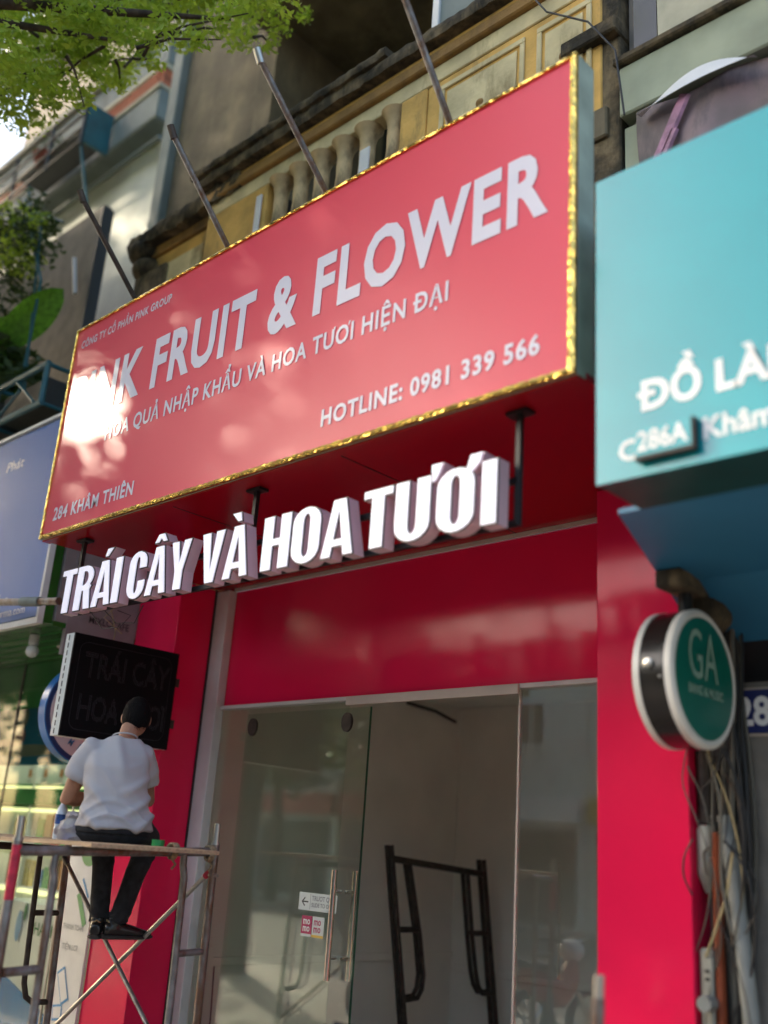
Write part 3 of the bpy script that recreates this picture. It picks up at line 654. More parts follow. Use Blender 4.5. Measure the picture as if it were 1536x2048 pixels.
rbar(-6.90, .42, -6.78, .44, .10, 'blue_print', 'card_drawing'); rbar(-6.89, .422, -6.79, .438, .07, 'poster_white', 'card_drawing', 4.0965)
rbar(-6.79, 1.2, -6.66, 1.0, .05, 'green_print', 'stripe'); rbar(-6.76, 1.3, -6.66, 1.18, .02, 'blue_print', 'stripe')
g = G(); g.add([(-6.86, 4.098, .05), (-6.598, 4.098, .05), (-6.598, 4.098, .33), (-6.70, 4.098, .24)], [(0, 1, 2, 3)]); g.build('green_corner', 'green_print', po)
# pharmacy signboard
ps = thing('pharmacy_signboard', 'blue pharmacy signboard with white frame at the left edge', 'signboard', (-8.5, 3.38, 3.0))
G().box((-12, 3.365, 3.0), (-6.63, 3.45, 4.66)).build('box', 'green_soffit', ps)
G().box((-12, 3.352, 3.045), (-6.665, 3.363, 4.62)).build('face', 'pharma_blue', ps)
G().box((-12, 3.335, 2.985), (-6.625, 3.38, 3.03)).build('frame_bar', 'white_paint', ps)
G().box((-12, 3.335, 4.635), (-6.70, 3.38, 4.66)).build('frame_bar', 'white_paint', ps)
G().box((-6.655, 3.335, 3.03), (-6.625, 3.38, 4.64)).build('frame_bar', 'white_paint', ps)
text('www.pharma.com', (-7.62, 3.348, 3.085), FX, FZ, .06, 'white_text', ps, width=.76, offset=.004)
text('hệ thống', (-7.62, 3.348, 3.20), FX, FZ, .05, 'white_text', ps, width=.45, offset=.004)
text('Phát', (-7.62, 3.348, 4.33), FX, FZ, .08, 'white_text', ps, width=.28, offset=.004, italic=.2)
# lamp on the green soffit
lp = thing('ceiling_lamp', 'round white bulb lamp hanging from the green pharmacy ceiling', 'lamp', (-7.06, 3.56, 2.98))
G().lathe([(.036, 0), (.036, -.07), (.030, -.075)], (-7.06, 3.56, 2.98), 'z', 18).build('lamp_socket', 'lemon', lp, smooth=True)
G().ball((-7.06, 3.56, 2.86), .048).build('bulb', 'lemon', lp, smooth=True)
dl = thing('downlight', 'round flush downlight in the green pharmacy ceiling behind the bulb', 'lamp', (-7.28, 3.95, 2.975))
G().lathe([(.001, 0), (.07, 0), (.075, .008), (.001, .008)], (-7.28, 3.95, 2.973), 'z', 20).build('trim_ring', 'cream_trim', dl)
# round pharmacy sign behind the LED box
rs = thing('round_sign', 'round pharmacy sign with blue rim, half hidden behind the black LED box', 'round sign', (-6.75, 3.92, 2.1))
RC = (-6.80, 3.92, 2.43)
G().lathe([(.001, 0), (.365, 0), (.365, .09), (.001, .09)], RC, 'x', 48).build('rim', 'ring_blue', rs, smooth=True)
G().lathe([(.001, 0), (.357, 0), (.357, .006), (.001, .006)], (RC[0] + .091, RC[1], RC[2]), 'x', 48).build('ring', 'ring_navy', rs)
G().lathe([(.001, 0), (.325, 0), (.325, .005), (.001, .005)], (RC[0] + .098, RC[1], RC[2]), 'x', 48).build('face', 'disc_pink', rs)
G().lathe([(.001, 0), (.185, 0), (.185, .002), (.001, .002)], (RC[0] + .1035, RC[1], RC[2]), 'x', 48).build('circle_line', 'grey_print', rs)
G().lathe([(.001, 0), (.178, 0), (.178, .003), (.001, .003)], (RC[0] + .1045, RC[1], RC[2]), 'x', 48).build('inner_disc', 'disc_pink', rs)
for i, ch in enumerate('PHARMACY'):
    a = R(168 + i * 18); yv = Vector((0, math.cos(a), math.sin(a))); tv = Vector((0, -math.sin(a), math.cos(a)))
    text(ch, Vector((RC[0] + .104, RC[1], RC[2])) + yv * .275 + tv * (-.02), tv, -yv, .05, 'blue_print', rs, width=.034, offset=.015)
G().ball((RC[0] + .104, RC[1] + .25 * math.cos(R(148)), RC[2] + .25 * math.sin(R(148))), (.003, .013, .02)).build('drop_print', 'blue_print', rs)
# grey pipe end
pp = thing('grey_pipe', 'grey plastic pipe with a coupling reaching in from the left behind the letters', 'pipe', (-6.5, 3.2, 3.1))
G().tube([(-7.4, 3.2, 3.19), (-6.10, 3.2, 3.045)], .026, 14).build('pipe', 'black_steel' if 0 else 'steel_tube', pp, smooth=True)
G().tube([(-6.62, 3.2, 3.103), (-6.36, 3.2, 3.074)], .033, 14).build('coupling', 'grey_trim', pp, smooth=True)
# tan wires
wt = thing('hanging_wire', 'thin tan wires dangling between the letters and the LED box', 'wire', (-6.2, 3.8, 2.9))
G().tube([(-6.15, 3.55, 3.2), (-6.12, 3.62, 3.05), (-6.18, 3.70, 2.95), (-6.12, 3.66, 2.87)], .004, 6).build('strand', 'cable_tan', wt)
G().tube([(-6.12, 3.70, 3.18), (-6.15, 3.58, 3.02), (-6.12, 3.72, 2.93)], .004, 6).build('strand', 'cable_tan', wt)

# ================================================================== RIGHT NEIGHBOUR
rn = thing('neighbour_shop', 'shop to the right with dark blue sloping canopy and grimy concrete wall', 'shop', (-1, 4.2, 0))
G().box((-2.119, 4.28, 0), (1.5, 4.45, 2.42)).build('wall', 'concrete', rn)
G().box((-2.119, 4.42, 2.42), (1.5, 4.6, 3.6)).build('recess_wall', 'dark_void', rn)
g = G(); g.hexa([(-1.90, 3.20, 2.885), (1.2, 3.20, 2.885), (1.2, 3.20, 2.905), (-1.90, 3.20, 2.905), (-2.09, 3.90, 2.80), (1.2, 3.90, 2.80), (1.2, 3.90, 2.82), (-2.09, 3.90, 2.82)]); g.build('canopy_panel', 'blue_canopy', rn)
g = G(); g.hexa([(-2.09, 3.902, 2.80), (1.2, 3.902, 2.80), (1.2, 3.902, 2.82), (-2.09, 3.902, 2.82), (-2.10, 4.27, 2.60), (1.2, 4.27, 2.60), (1.2, 4.27, 2.62), (-2.10, 4.27, 2.62)]); g.build('canopy_panel', 'blue_canopy', rn)
ts = thing('teal_signboard', 'bright turquoise signboard with white lettering at the right', 'signboard', (-1, 3.0, 2.88))
G().box((-1.803, 2.905, 2.886), (.9, 3.20, 4.155)).build('box', 'teal_side', ts)
G().box((-1.805, 2.893, 2.884), (.9, 2.904, 4.157)).build('face', 'teal_sign', ts)
text('ĐỒ LÀNH', (-1.635, 2.892, 3.125), FX, FZ, .107, 'white_text', ts, width=.69, offset=.035)
text('C', (-1.712, 2.892, 2.952), FX, FZ, .072, 'white_text', ts, width=.075, offset=.03)
text('Khâm', (-1.395, 2.892, 2.962), FX, FZ, .075, 'white_text', ts, width=.24, offset=.02)
text('Thiên', (-1.11, 2.892, 2.962), FX, FZ, .075, 'white_text', ts, width=.24, offset=.02)
np_ = thing('number_plate', 'small raised turquoise plate reading 286A on the turquoise signboard', 'plate', (-1.52, 2.87, 2.93))
G().box((-1.628, 2.855, 2.940), (-1.422, 2.890, 3.040)).build('plate', 'teal_sign', np_); G().box((-1.63, 2.856, 2.926), (-1.412, 2.890, 2.939)).build('lower_edge', 'dark_seam', np_); G().box((-1.4205, 2.856, 2.94), (-1.412, 2.890, 3.04)).build('side_edge', 'dark_seam', np_)
text('286A', (-1.618, 2.854, 2.957), FX, FZ, .068, 'white_text', np_, width=.185, offset=.02)
# GA round sign
ga = thing('round_sign', 'round green sign with silver rims and black band beside the right red pillar', 'round sign', (-1.85, 3.8, 2.1))
GC = (-1.99, 3.87, 2.37); gr = .28
G().lathe([(gr - .005, -.062), (gr, -.058), (gr, .058), (gr - .005, .062)], GC, 'x', 56).build('band', 'ga_band', ga, smooth=True)
for sx in (-1, 1):
    pr = [(gr - .035, .055), (gr + .004, .055), (gr + .004, .082), (gr - .012, .093), (gr - .035, .086)]
    G().lathe([(r, sx * h) for r, h in pr], GC, 'x', 56).build('rim', 'ga_rim', ga, smooth=True)
G().lathe([(.001, .08), (gr - .030, .08), (gr - .030, .089), (.001, .0895)], GC, 'x', 56).build('face', 'ga_green', ga)
fy = GC[0] + .090
text('G', (fy, GC[1] - .14, GC[2] - .01), (0, 1, 0), FZ, .20, 'ga_print', ga, width=.115)
text('A', (fy, GC[1] - .01, GC[2] - .01), (0, 1, 0), FZ, .20, 'ga_print', ga, width=.12)
text('BANG & MUSIC', (fy, GC[1] - .15, GC[2] - .075), (0, 1, 0), FZ, .036, 'ga_print', ga, width=.30, offset=.03)
G().lathe([(.001, -.012), (.02, -.008), (.022, .0), (.02, .01)], (GC[0] - .01, GC[1] - .285 * math.cos(.1), GC[2] + .02), 'y', 16).build('bolt', 'steel_bright', ga, smooth=True)
G().ball((GC[0] + .04, GC[1] - .285, GC[2] - .035), .007).build('screw', 'steel_bright', ga)
G().tube([(GC[0], GC[1] + .02, GC[2] + .27), (GC[0], GC[1] + .02, GC[2] + .5)], .03, 12).build('hanger_tube', 'black_steel', ga, smooth=True)
G().box((GC[0] - .06, 3.74, GC[2] + .37), (GC[0] + .06, 4.28, GC[2] + .45)).build('bracket_arm', 'mossy_stone', ga, bevel=.01)
# 286 plate
hp = thing('house_number_plate', 'dark blue house number plate 286 on the concrete wall at the right edge', 'plate', (-1.8, 4.27, 2.2))
G().box((-2.03, 4.262, 2.20), (-1.62, 4.278, 2.385)).build('plate', 'plate_blue', hp, bevel=.003)
G().box((-2.01, 4.268, 2.385), (-1.61, 4.2795, 2.395)).build('rim', 'cream_trim', hp); G().box((-2.01, 4.268, 2.188), (-1.61, 4.2795, 2.198)).build('rim', 'cream_trim', hp)
text('286', (-1.955, 4.261, 2.235), FX, FZ, .115, 'white_text', hp, width=.23, offset=.03)
# utilities along the pillar
pc = thing('white_drain_pipe', 'white plastic drain pipe running down the concrete wall at the right', 'pipe', (-1.9, 4.22, 0))
G().tube([(-1.905, 4.16, 0), (-1.905, 4.16, 1.1), (-1.925, 4.16, 1.35), (-1.96, 4.18, 1.6), (-2.0, 4.2, 1.85)], .033, 14).build('pipe', 'pvc', pc, smooth=True)
G().tube([(-1.965, 4.15, 1.30), (-1.89, 4.15, 1.30)], .006, 6).build('clip', 'pvc', pc)
od = thing('corrugated_duct', 'rusty orange corrugated cable duct between the meter box and the drain pipe', 'cable duct', (-2.02, 4.2, 0))
g = G(); pts = []; rad = []
for i in range(260): pts.append((-2.01 - .02 * math.sin(i * .01), 4.17, .1 + i * .0065)); rad.append(.024 if i % 2 else .019)
g.tube(pts, rad, 10).build('duct', 'orange_duct', od, smooth=False)
mb = thing('meter_box', 'long grey electric meter box with a round knob beside the right red pillar', 'meter box', (-2.09, 4.18, .6))
G().box((-2.112, 4.15, .4), (-2.05, 4.275, 1.33)).build('casing', 'meter', mb, bevel=.012)
G().box((-2.09, 4.135, .45), (-2.045, 4.149, 1.30)).build('cover', 'meter', mb, bevel=.006)
G().tube([(-2.06, 4.15, 1.13), (-2.06, 4.08, 1.13)], .03, 14).build('knob', 'pvc', mb, smooth=True)
for z in (1.24, 1.21, .93, .90): G().box((-2.075, 4.131, z), (-2.06, 4.1345, z + .012)).build('vent', 'dark_seam', mb)
m2 = thing('junction_box', 'grey cylindrical cable junction above the meter box', 'junction box', (-2.09, 4.2, 1.55))
G().lathe([(.01, -.06), (.035, 0), (.04, .02), (.04, .19), (.03, .21)], (-2.085, 4.2, 1.60), 'z', 14).build('body', 'meter', m2, smooth=True)
G().lathe([(.03, 0), (.034, .0), (.034, .30)], (-2.09, 4.21, 1.82), 'z', 12).build('neck', 'steel_dark', m2, smooth=True)
cabs = thing('cable_bundle', 'tangled bundle of black and grey cables hanging down behind the round green sign', 'cables', (-2.0, 4.2, 0))
for i in range(17):
    x0 = random.uniform(-2.05, -1.95); ph0 = random.random() * 6; am = random.uniform(.01, .045); pts = []
    for k in range(14):
        t = k / 13; pts.append((x0 + .05 * (1 - t) - .02 * t + am * math.sin(ph0 + t * 7), 4.225 + random.uniform(0, .008) + .03 * math.sin(i), 2.75 - 2.6 * t))
    G().tube(pts, random.choice([.005, .007, .009, .012]), 6).build('cable', random.choice(['cable', 'cable', 'cable', 'cable', 'steel_dark', 'cable_grey']), cabs, smooth=True)
for (m_, p_) in (('cable_tan', [(-1.93, 4.12, 1.72), (-1.96, 4.11, 1.55), (-2.02, 4.12, 1.40), (-2.07, 4.13, 1.30)]), ('cable', [(-1.96, 4.1, 1.75), (-1.86, 4.12, 1.65), (-1.84, 4.13, 1.52), (-1.90, 4.13, 1.40)]), ('cable', [(-2.10, 4.11, 1.75), (-2.135, 4.10, 1.68), (-2.14, 4.10, 1.60), (-2.11, 4.11, 1.53)]), ('cable_grey', [(-2.02, 4.1, 2.1), (-1.97, 4.1, 1.9), (-1.975, 4.1, 1.6), (-1.94, 4.1, 1.4)]), ('cable_tan', [(-2.10, 4.08, 2.75), (-2.10, 4.09, 2.6), (-2.08, 4.1, 2.5), (-2.10, 4.1, 2.35)])):
    q = []
    for i in range(len(p_) - 1):
        for k in range(6):
            t = k / 6; P0 = p_[max(i - 1, 0)]; P1 = p_[i]; P2 = p_[i + 1]; P3 = p_[min(i + 2, len(p_) - 1)]
            q.append(tuple(.5 * ((2 * b) + (-a + c) * t + (2 * a - 5 * b + 4 * c - d) * t * t + (-a + 3 * b - 3 * c + d) * t ** 3) for a, b, c, d in zip(P0, P1, P2, P3)))
    q.append(p_[-1]); G().tube(q, .004 if m_ == 'cable' else .006, 6).build('cable', m_, cabs, smooth=True)
for i in range(16):
    x0 = random.uniform(-2.09, -1.90); a1 = random.random() * 6; am = random.uniform(.02, .07); pts = []
    z0 = random.uniform(1.7, 2.7); L = random.uniform(.5, 1.1)
    for k in range(16):
        t = k / 15; pts.append((x0 + am * math.sin(a1 + t * 6), 4.13 + .03 * math.sin(a1 * 3 + t * 4), z0 - L * t + .05 * math.sin(t * 9 + a1)))
    G().tube(pts, random.choice([.003, .004, .006]), 5).build('cable', random.choice(['cable', 'cable_grey', 'steel_dark', 'cable_tan' if i % 5 == 0 else 'cable']), cabs, smooth=True)
# grimy bracket mass under canopy
G().ball((-1.98, 4.1, 2.72), (.10, .12, .12)).build('cable_knot', 'mossy_stone', cabs, smooth=True)

# upper right neighbour
ur = thing('upper_neighbour_wall', 'upper floor of the right neighbour with pale band, dark window and beam', 'building', (-1, 4.1, 4.1))
G().box((-2.29, 3.9, 5.40), (1.5, 4.3, 5.72)).build('pale_band', 'pale_green_wall', ur, bevel=.01)
G().box((-2.31, 3.86, 5.722), (1.5, 4.3, 5.77)).build('beam', 'mossy_stone', ur, bevel=.01)
G().box((-2.29, 4.02, 5.771), (1.5, 4.3, 8.2)).build('upper_wall', 'grey_wall', ur)
G().box((-2.24, 3.98, 5.80), (-2.10, 4.018, 7.0)).build('window', 'window_dark', ur)
G().box((-2.09, 3.97, 5.80), (-1.65, 4.018, 7.0)).build('curtain_panel', 'cream_wall', ur)
G().box((-2.25, 3.99, 3.62), (1.5, 4.3, 5.399)).build('wall', 'concrete', ur)
G().box((-2.29, 3.96, 4.2), (-2.17, 3.989, 5.36)).build('pilaster', 'pale_green_wall', ur)
tp = thing('torn_banner', 'dirty torn pinkish banner above the turquoise signboard', 'banner', (-1.3, 3.9, 4.2))
vs = []; fs = []
nx, nz = 40, 14
for j in range(nz + 1):
    for i in range(nx + 1):
        u = i / nx; t = j / nz; x = -2.19 + u * 3.4; top = 5.38 - .02 * math.sin(u * 30); z = 4.1 + t * (top - 4.1)
        vs.append((x, 3.93 + .025 * math.sin(u * 22 + t * 4) + .015 * math.sin(u * 51 - t * 9), z))
for j in range(nz):
    for i in range(nx): k = j * (nx + 1) + i; fs.append((k, k + 1, k + nx + 2, k + nx + 1))
G().add(vs, fs).build('sheet', 'tarp', tp, smooth=True)
for i, (a, b, w) in enumerate((((-2.10, 4.92), (-1.90, 5.32), .03), ((-2.12, 4.82), (-1.96, 5.14), .02))):
    d = Vector((b[0] - a[0], 0, b[1] - a[1])).normalized(); p = Vector((-d.z, 0, d.x)) * w; q = Vector((0, -.06, 0))
    A, B = Vector((a[0], 3.885, a[1])), Vector((b[0], 3.885, b[1])); G().hexa([A - p, B - p, B + p, A + p, A - p * .5 + q * .2, B - p * .5 + q * .2, B + p + q * .2, A + p + q * .2]).build('pink_strip', 'tarp_pink', tp)
hl = thing('white_awning_sheet', 'bright white curved sheet over the torn banner at the top right', 'sheet', (-1.9, 3.85, 5.0))
vs = []; fs = []
for i in range(21):
    t = i / 20; x = -2.14 + .62 * t; z = 5.30 + .13 * math.sin(math.pi * t) + .02 * t
    for k in range(4): vs.append((x, 3.82 + .05 * k / 3, z - (.02 + .10 * math.sin(math.pi * t)) * (1 - k / 3)))
for i in range(20):
    for k in range(3): q = i * 4 + k; fs.append((q, q + 1, q + 5, q + 4))
G().add(vs, fs).build('sheet', 'white_paint', hl, smooth=True)

# ================================================================== OLD YELLOW BUILDING above the sign
yb = thing('old_yellow_building', 'weathered old yellow colonial house with balustraded balcony above the pink signboard', 'building', (-4.5, 4.5, 3.45))
G().box((-8.05, 4.63, 3.45), (-6.45, 4.9, 7.0)).build('wall', 'yellow_wall', yb)
G().box((-6.45, 4.63, 3.45), (-2.12, 4.9, 5.55)).build('wall', 'yellow_wall', yb)
G().box((-6.45, 4.9, 5.35), (-2.12, 5.7, 5.55)).build('loggia_floor', 'old_plaster', yb)
G().box((-8.0, 4.63, 7.001), (-6.45, 4.9, 12.5)).build('wall', 'old_plaster', yb)
G().box((-8.2, 4.55, 6.0), (-8.02, 4.95, 12.5)).build('corner_pilaster', 'grey_trim', yb, bevel=.01)
G().box((-6.45, 5.7, 5.551), (-2.12, 5.85, 12.5)).build('loggia_wall', 'old_plaster', yb)
G().box((-6.45, 3.9, 9.0), (-2.12, 5.7, 9.25)).build('upper_slab', 'old_plaster', yb)
G().box((-6.5, 4.5, 7.001), (-6.25, 5.7, 9.6)).build('loggia_pier', 'old_plaster', yb)
for x in (-5.9, -4.6, -3.3):
    G().box((x, 5.62, 5.6), (x + 1.15, 5.695, 8.4)).build('shutter', 'shutter', yb)
    G().box((x - .08, 5.60, 8.41), (x + 1.2, 5.695, 8.55)).build('lintel', 'yellow_pale', yb, bevel=.01)
# balcony slab & floor
G().box((-6.15, 3.92, 5.35), (-2.38, 4.629, 5.55)).build('balcony_slab', 'old_plaster', yb, bevel=.01)
# balustrade: plinth, frieze, brown band, mossy cap
G().box((-6.12, 3.93, 5.551), (-3.85, 4.06, 5.98)).build('plinth', 'yellow_wall', yb, bevel=.008)
G().box((-6.12, 3.93, 6.43), (-2.40, 4.06, 6.56)).build('frieze', 'yellow_pale', yb, bevel=.006)
G().box((-6.15, 3.89, 6.561), (-2.38, 4.09, 6.65)).build('moulding', 'brown_band', yb, bevel=.01)
G().box((-6.13, 3.91, 6.651), (-2.38, 4.08, 6.70)).build('moulding', 'yellow_wall', yb, bevel=.01)
def lump(name, lo, hi, m, seg=.05, amp=.007):
    g = G(); (a, b, c), (d, e, f) = lo, hi; n = max(2, int((d - a) / seg)); vs = []
    for i in range(n + 1):
        x = a + (d - a) * i / n
        for (y, z) in ((b, c), (b - .012, (c + f) / 2), (b, f), ((b + e) / 2, f + .008), (e, f), (e, c)):
            vs.append((x + random.uniform(-.3, .3) * amp, y + random.uniform(-amp, amp), z + random.uniform(-amp, amp) * .8))
    fs = [(i * 6 + k, i * 6 + (k + 1) % 6, (i + 1) * 6 + (k + 1) % 6, (i + 1) * 6 + k) for i in range(n) for k in range(6)]
    fs += [tuple(range(6)), tuple(n * 6 + k for k in range(6))]
    g.add(vs, fs); return g.build(name, m, yb, smooth=True)
lump('coping', (-6.22, 3.84, 6.701), (-2.36, 4.12, 6.80), 'mossy_stone')
lump('coping', (-6.28, 3.81, 6.801), (-4.05, 4.14, 6.87), 'mossy_stone')
bal_me = None
bx = [-5.98, -5.76, -5.53, -5.255, -5.03, -4.80, -4.565, -4.335, -4.07]
for x in bx[3:]:
    prof = [(.060, 0), (.058, .08), (.054, .16), (.057, .24), (.056, .32), (.066, .38), (.085, .42), (.108, .45)]
    if bal_me is None:
        o = G().lathe(prof, (0, 0, 0), 'z', 16).build('baluster', 'stone_ochre', yb, smooth=True)
        # mesh was shifted by parent base; put back to local coordinates
        bal_me = o.data; b0 = base_of(yb)
        for v in bal_me.vertices: v.co += b0
    else:
        o = bpy.data.objects.new('baluster', bal_me); COL.objects.link(o); o.parent = yb
    o.location = Vector((x, 3.99, 5.98)) - base_of(yb)
G().box((-6.12, 3.925, 5.981), (-5.36, 4.06, 6.429)).build('pier', 'yellow_wall', yb, bevel=.01)
G().box((-3.97, 3.925, 5.551), (-3.74, 4.07, 6.429)).build('pier', 'yellow_wall', yb, bevel=.01)
G().box((-3.739, 3.94, 5.551), (-2.42, 4.06, 6.429)).build('parapet_panel', 'yellow_wall', yb, bevel=.008)
for (x0, x1) in ((-3.62, -2.95), (-2.86, -2.48)):
    for lo, hi in (((x0, 3.925, 5.75), (x1, 3.94, 5.79)), ((x0, 3.925, 6.33), (x1, 3.94, 6.37)), ((x0, 3.925, 5.791), (x0 + .035, 3.94, 6.329)), ((x1 - .035, 3.925, 5.791), (x1, 3.94, 6.329))):
        G().box(lo, hi).build('panel_moulding', 'yellow_pale', yb, bevel=.004)
    G().box((x0 + .06, 3.931, 5.82), (x1 - .06, 3.9395, 6.30)).build('panel_field', 'yellow_pale', yb)
    G().lathe([(.001, -.015), (.02, -.012), (.03, 0)], ((x0 + x1) / 2, 3.93, 6.06), 'y', 14).build('rosette', 'brown_band', yb, smooth=True)
# left lower wing
G().box((-7.20, 4.02, 5.35), (-6.16, 4.629, 6.45)).build('pier', 'yellow_wall', yb, bevel=.01)
G().box((-7.10, 3.99, 5.9), (-6.25, 4.019, 6.30)).build('panel_field', 'yellow_pale', yb, bevel=.01)
G().box((-7.22, 3.99, 6.451), (-6.16, 4.62, 6.55)).build('moulding', 'brown_band', yb, bevel=.01)
lump('coping', (-7.30, 3.90, 6.551), (-5.70, 4.6, 6.70), 'mossy_stone', amp=.02)
G().ball((-7.15, 4.05, 6.55), (.20, .20, .13), 18, 12).build('capital', 'mossy_stone', yb, smooth=True)
G().ball((-7.10, 4.05, 6.36), (.16, .17, .12), 18, 12).build('capital', 'mossy_stone', yb, smooth=True)
G().box((-7.20, 3.95, 4.9), (-6.72, 4.3, 6.30)).build('grimy_pier', 'mossy_stone', yb, bevel=.03)
G().box((-6.55, 4.015, 4.6), (-2.40, 4.629, 5.349)).build('lower_wall', 'old_plaster', yb)
# corner column at the right
G().box((-2.60, 3.95, 3.46), (-2.31, 4.629, 7.2)).build('corner_column', 'mossy_stone', yb, bevel=.01)
G().box((-2.66, 3.88, 6.0), (-2.30, 4.2, 6.10)).build('moulding', 'mossy_stone', yb, bevel=.01)
G().box((-2.50, 4.0, 6.85), (-2.33, 4.6, 12)).build('corner_column', 'yellow_wall', yb, bevel=.01)
for x, z0, z1, w in ((-4.27, 5.95, 6.19, .045), (-5.42, 5.97, 6.33, .03)):
    yy = 3.90 if w == .045 else 3.90
    o = G().box((x - w, yy, z0), (x + w, yy + .015, z1)).build('white_sheet', 'white_paint', bevel=.002)
    setp(o, 'white sheet standing between the balusters' if w == .045 else 'narrow white strip beside the first baluster gap', 'sheet')
fb = thing('framed_board', 'grey board in a white frame standing on the balcony coping', 'board', (-3.2, 3.95, 6.88))
G().box((-3.72, 3.97, 6.87), (-2.7, 4.0, 7.5)).build('board', 'grey_trim', fb)
for lo, hi in (((-3.76, 3.95, 6.86), (-3.70, 4.02, 7.5)), ((-3.76, 3.95, 7.44), (-2.7, 4.02, 7.5))): G().box(lo, hi).build('frame', 'white_paint', fb, bevel=.004)
G().tube([(-3.1, 3.8, 7.0), (-2.7, 3.8, 6.3), (-2.42, 3.8, 6.05), (-2.25, 3.8, 5.75), (-2.2, 3.8, 5.3)], .006, 6).build('overhead_cable', 'cable', label='thin black cable drooping past the corner column at the top right', cat='cable')

# ================================================================== LEFT PALE BUILDING
lw = thing('pale_building', 'pale building with grey cornices and a red brick band at upper left', 'building', (-11, 5.2, 0))
G().box((-22, 5.0, 0), (-8.75, 5.4, 9.38)).build('wall', 'pale_wall', lw)
G().box((-22, 4.72, 9.381), (-8.72, 5.4, 9.80)).build('cornice', 'grey_trim', lw, bevel=.02)
G().box((-22, 4.70, 9.801), (-8.72, 5.4, 9.86)).build('cornice', 'cream_wall', lw, bevel=.01)
G().box((-22, 4.745, 9.861), (-8.74, 5.4, 10.10)).build('brick_base', 'brick', lw)
brk = None
for j in range(3):
    for i in range(60):
        x = -15.2 + i * .107 * 1.0 + (j % 2) * .05
        if x > -8.85: continue
        if brk is None:
            o = G().box((0, 0, 0), (.10, .012, .065)).build('brick', 'brick', lw, bevel=.002); b0 = base_of(lw)
            for v in o.data.vertices: v.co += b0
            brk = o.data
        else: o = bpy.data.objects.new('brick', brk); COL.objects.link(o); o.parent = lw
        o.location = Vector((x, 4.733 - random.uniform(0, .004), 9.872 + j * .076)) - base_of(lw)
G().box((-22, 4.72, 10.101), (-8.72, 5.4, 10.18)).build('cornice', 'cream_wall', lw, bevel=.01)
G().box((-22, 4.76, 10.181), (-8.72, 5.4, 10.62)).build('cornice', 'grey_trim', lw, bevel=.02)
G().box((-22, 4.70, 10.621), (-8.72, 5.4, 10.72)).build('cornice', 'cream_wall', lw, bevel=.01)
G().box((-11.5, 5.2, 10.721), (-8.72, 5.6, 11.6)).build('parapet', 'cream_wall', lw)
G().tube([(-12.5, 4.86, 9.22), (-8.8, 4.86, 9.22)], .03, 8).build('rain_pipe', 'grey_trim', lw, smooth=True)
G().box((-16.2, 6.2, 10.0), (-11.4, 9, 17.5)).build('rear_block', 'grey_wall', lw)
G().box((-16.4, 5.5, 15.2), (-11.2, 6.2, 15.5)).build('rear_cornice', 'pale_wall', lw)
# balcony frame at the upper left
br = thing('roof_railing', 'dark metal railing box on the cornice of the pale building at the upper left', 'railing', (-11, 4.5, 10.7))
RZ = 9.30
for z in (RZ, RZ + .20, RZ + .40, RZ + .60): G().tube([(-13.8, 4.35, z), (-9.70, 4.35, z)], .018, 8).build('rail', 'dark_frame', br)
for x in (-13.4, -12.4, -11.4, -10.5, -9.70): G().tube([(x, 4.35, RZ - .05), (x, 4.35, RZ + .60)], .022, 8).build('post', 'dark_frame', br)
G().box((-9.73, 4.37, RZ), (-9.68, 4.70, RZ + .56)).build('end_panel', 'teal_frame', br)
G().box((-11.25, 4.37, RZ + .16), (-9.74, 4.69, RZ + .19)).build('shelf_plate', 'dark_frame', br)
for x in (-9.75, -11.0): G().tube([(x, 4.60, 8.55), (x, 4.38, RZ)], .02, 8).build('strut', 'teal_frame', br)
fp = thing('flower_pot', 'round red clay pot with a small plant behind the dark railing at the upper left', 'pot', (-10.95, 4.53, 9.50))
G().lathe([(.11, 0), (.17, .26), (.19, .28), (.16, .28)], (-10.95, 4.53, 9.50), 'z', 18).build('pot_body', 'pot', fp, smooth=True)
leaves('foliage', [(-10.95, 4.5, 9.95, .2), (-10.6, 4.5, 9.8, .12)], 1500, .04, 'leaf_dark', fp)
p2 = thing('flower_pot', 'small orange pot hanging at the right end of the dark railing at the upper left', 'pot', (-9.95, 4.53, 9.50))
G().lathe([(.07, 0), (.10, .15), (.11, .17), (.09, .17)], (-9.95, 4.53, 9.50), 'z', 16).build('pot_body', 'prod_orange', p2, smooth=True)
# grey building left of the pale wall
gw = thing('grey_building', 'shaded grey wall above the pharmacy signboard', 'building', (-10, 4.5, 3))
G().box((-14, 4.31, 4.7), (-8.72, 4.40, 7.95)).build('wall', 'grey_wall', gw)  # dark grey carries this wall's shade beside the pale sunlit one
G().box((-8.715, 4.28, 4.7), (-8.68, 4.41, 7.9)).build('edge_strip', 'dark_frame', gw)
G().box((-14, 4.31, 3.03), (-6.62, 4.62, 4.699)).build('lower_wall', 'grey_wall', gw)
G().tube([(-8.9, 4.25, 6.9), (-9.0, 4.22, 7.35)], .022, 8).build('bracket', 'white_paint', gw)
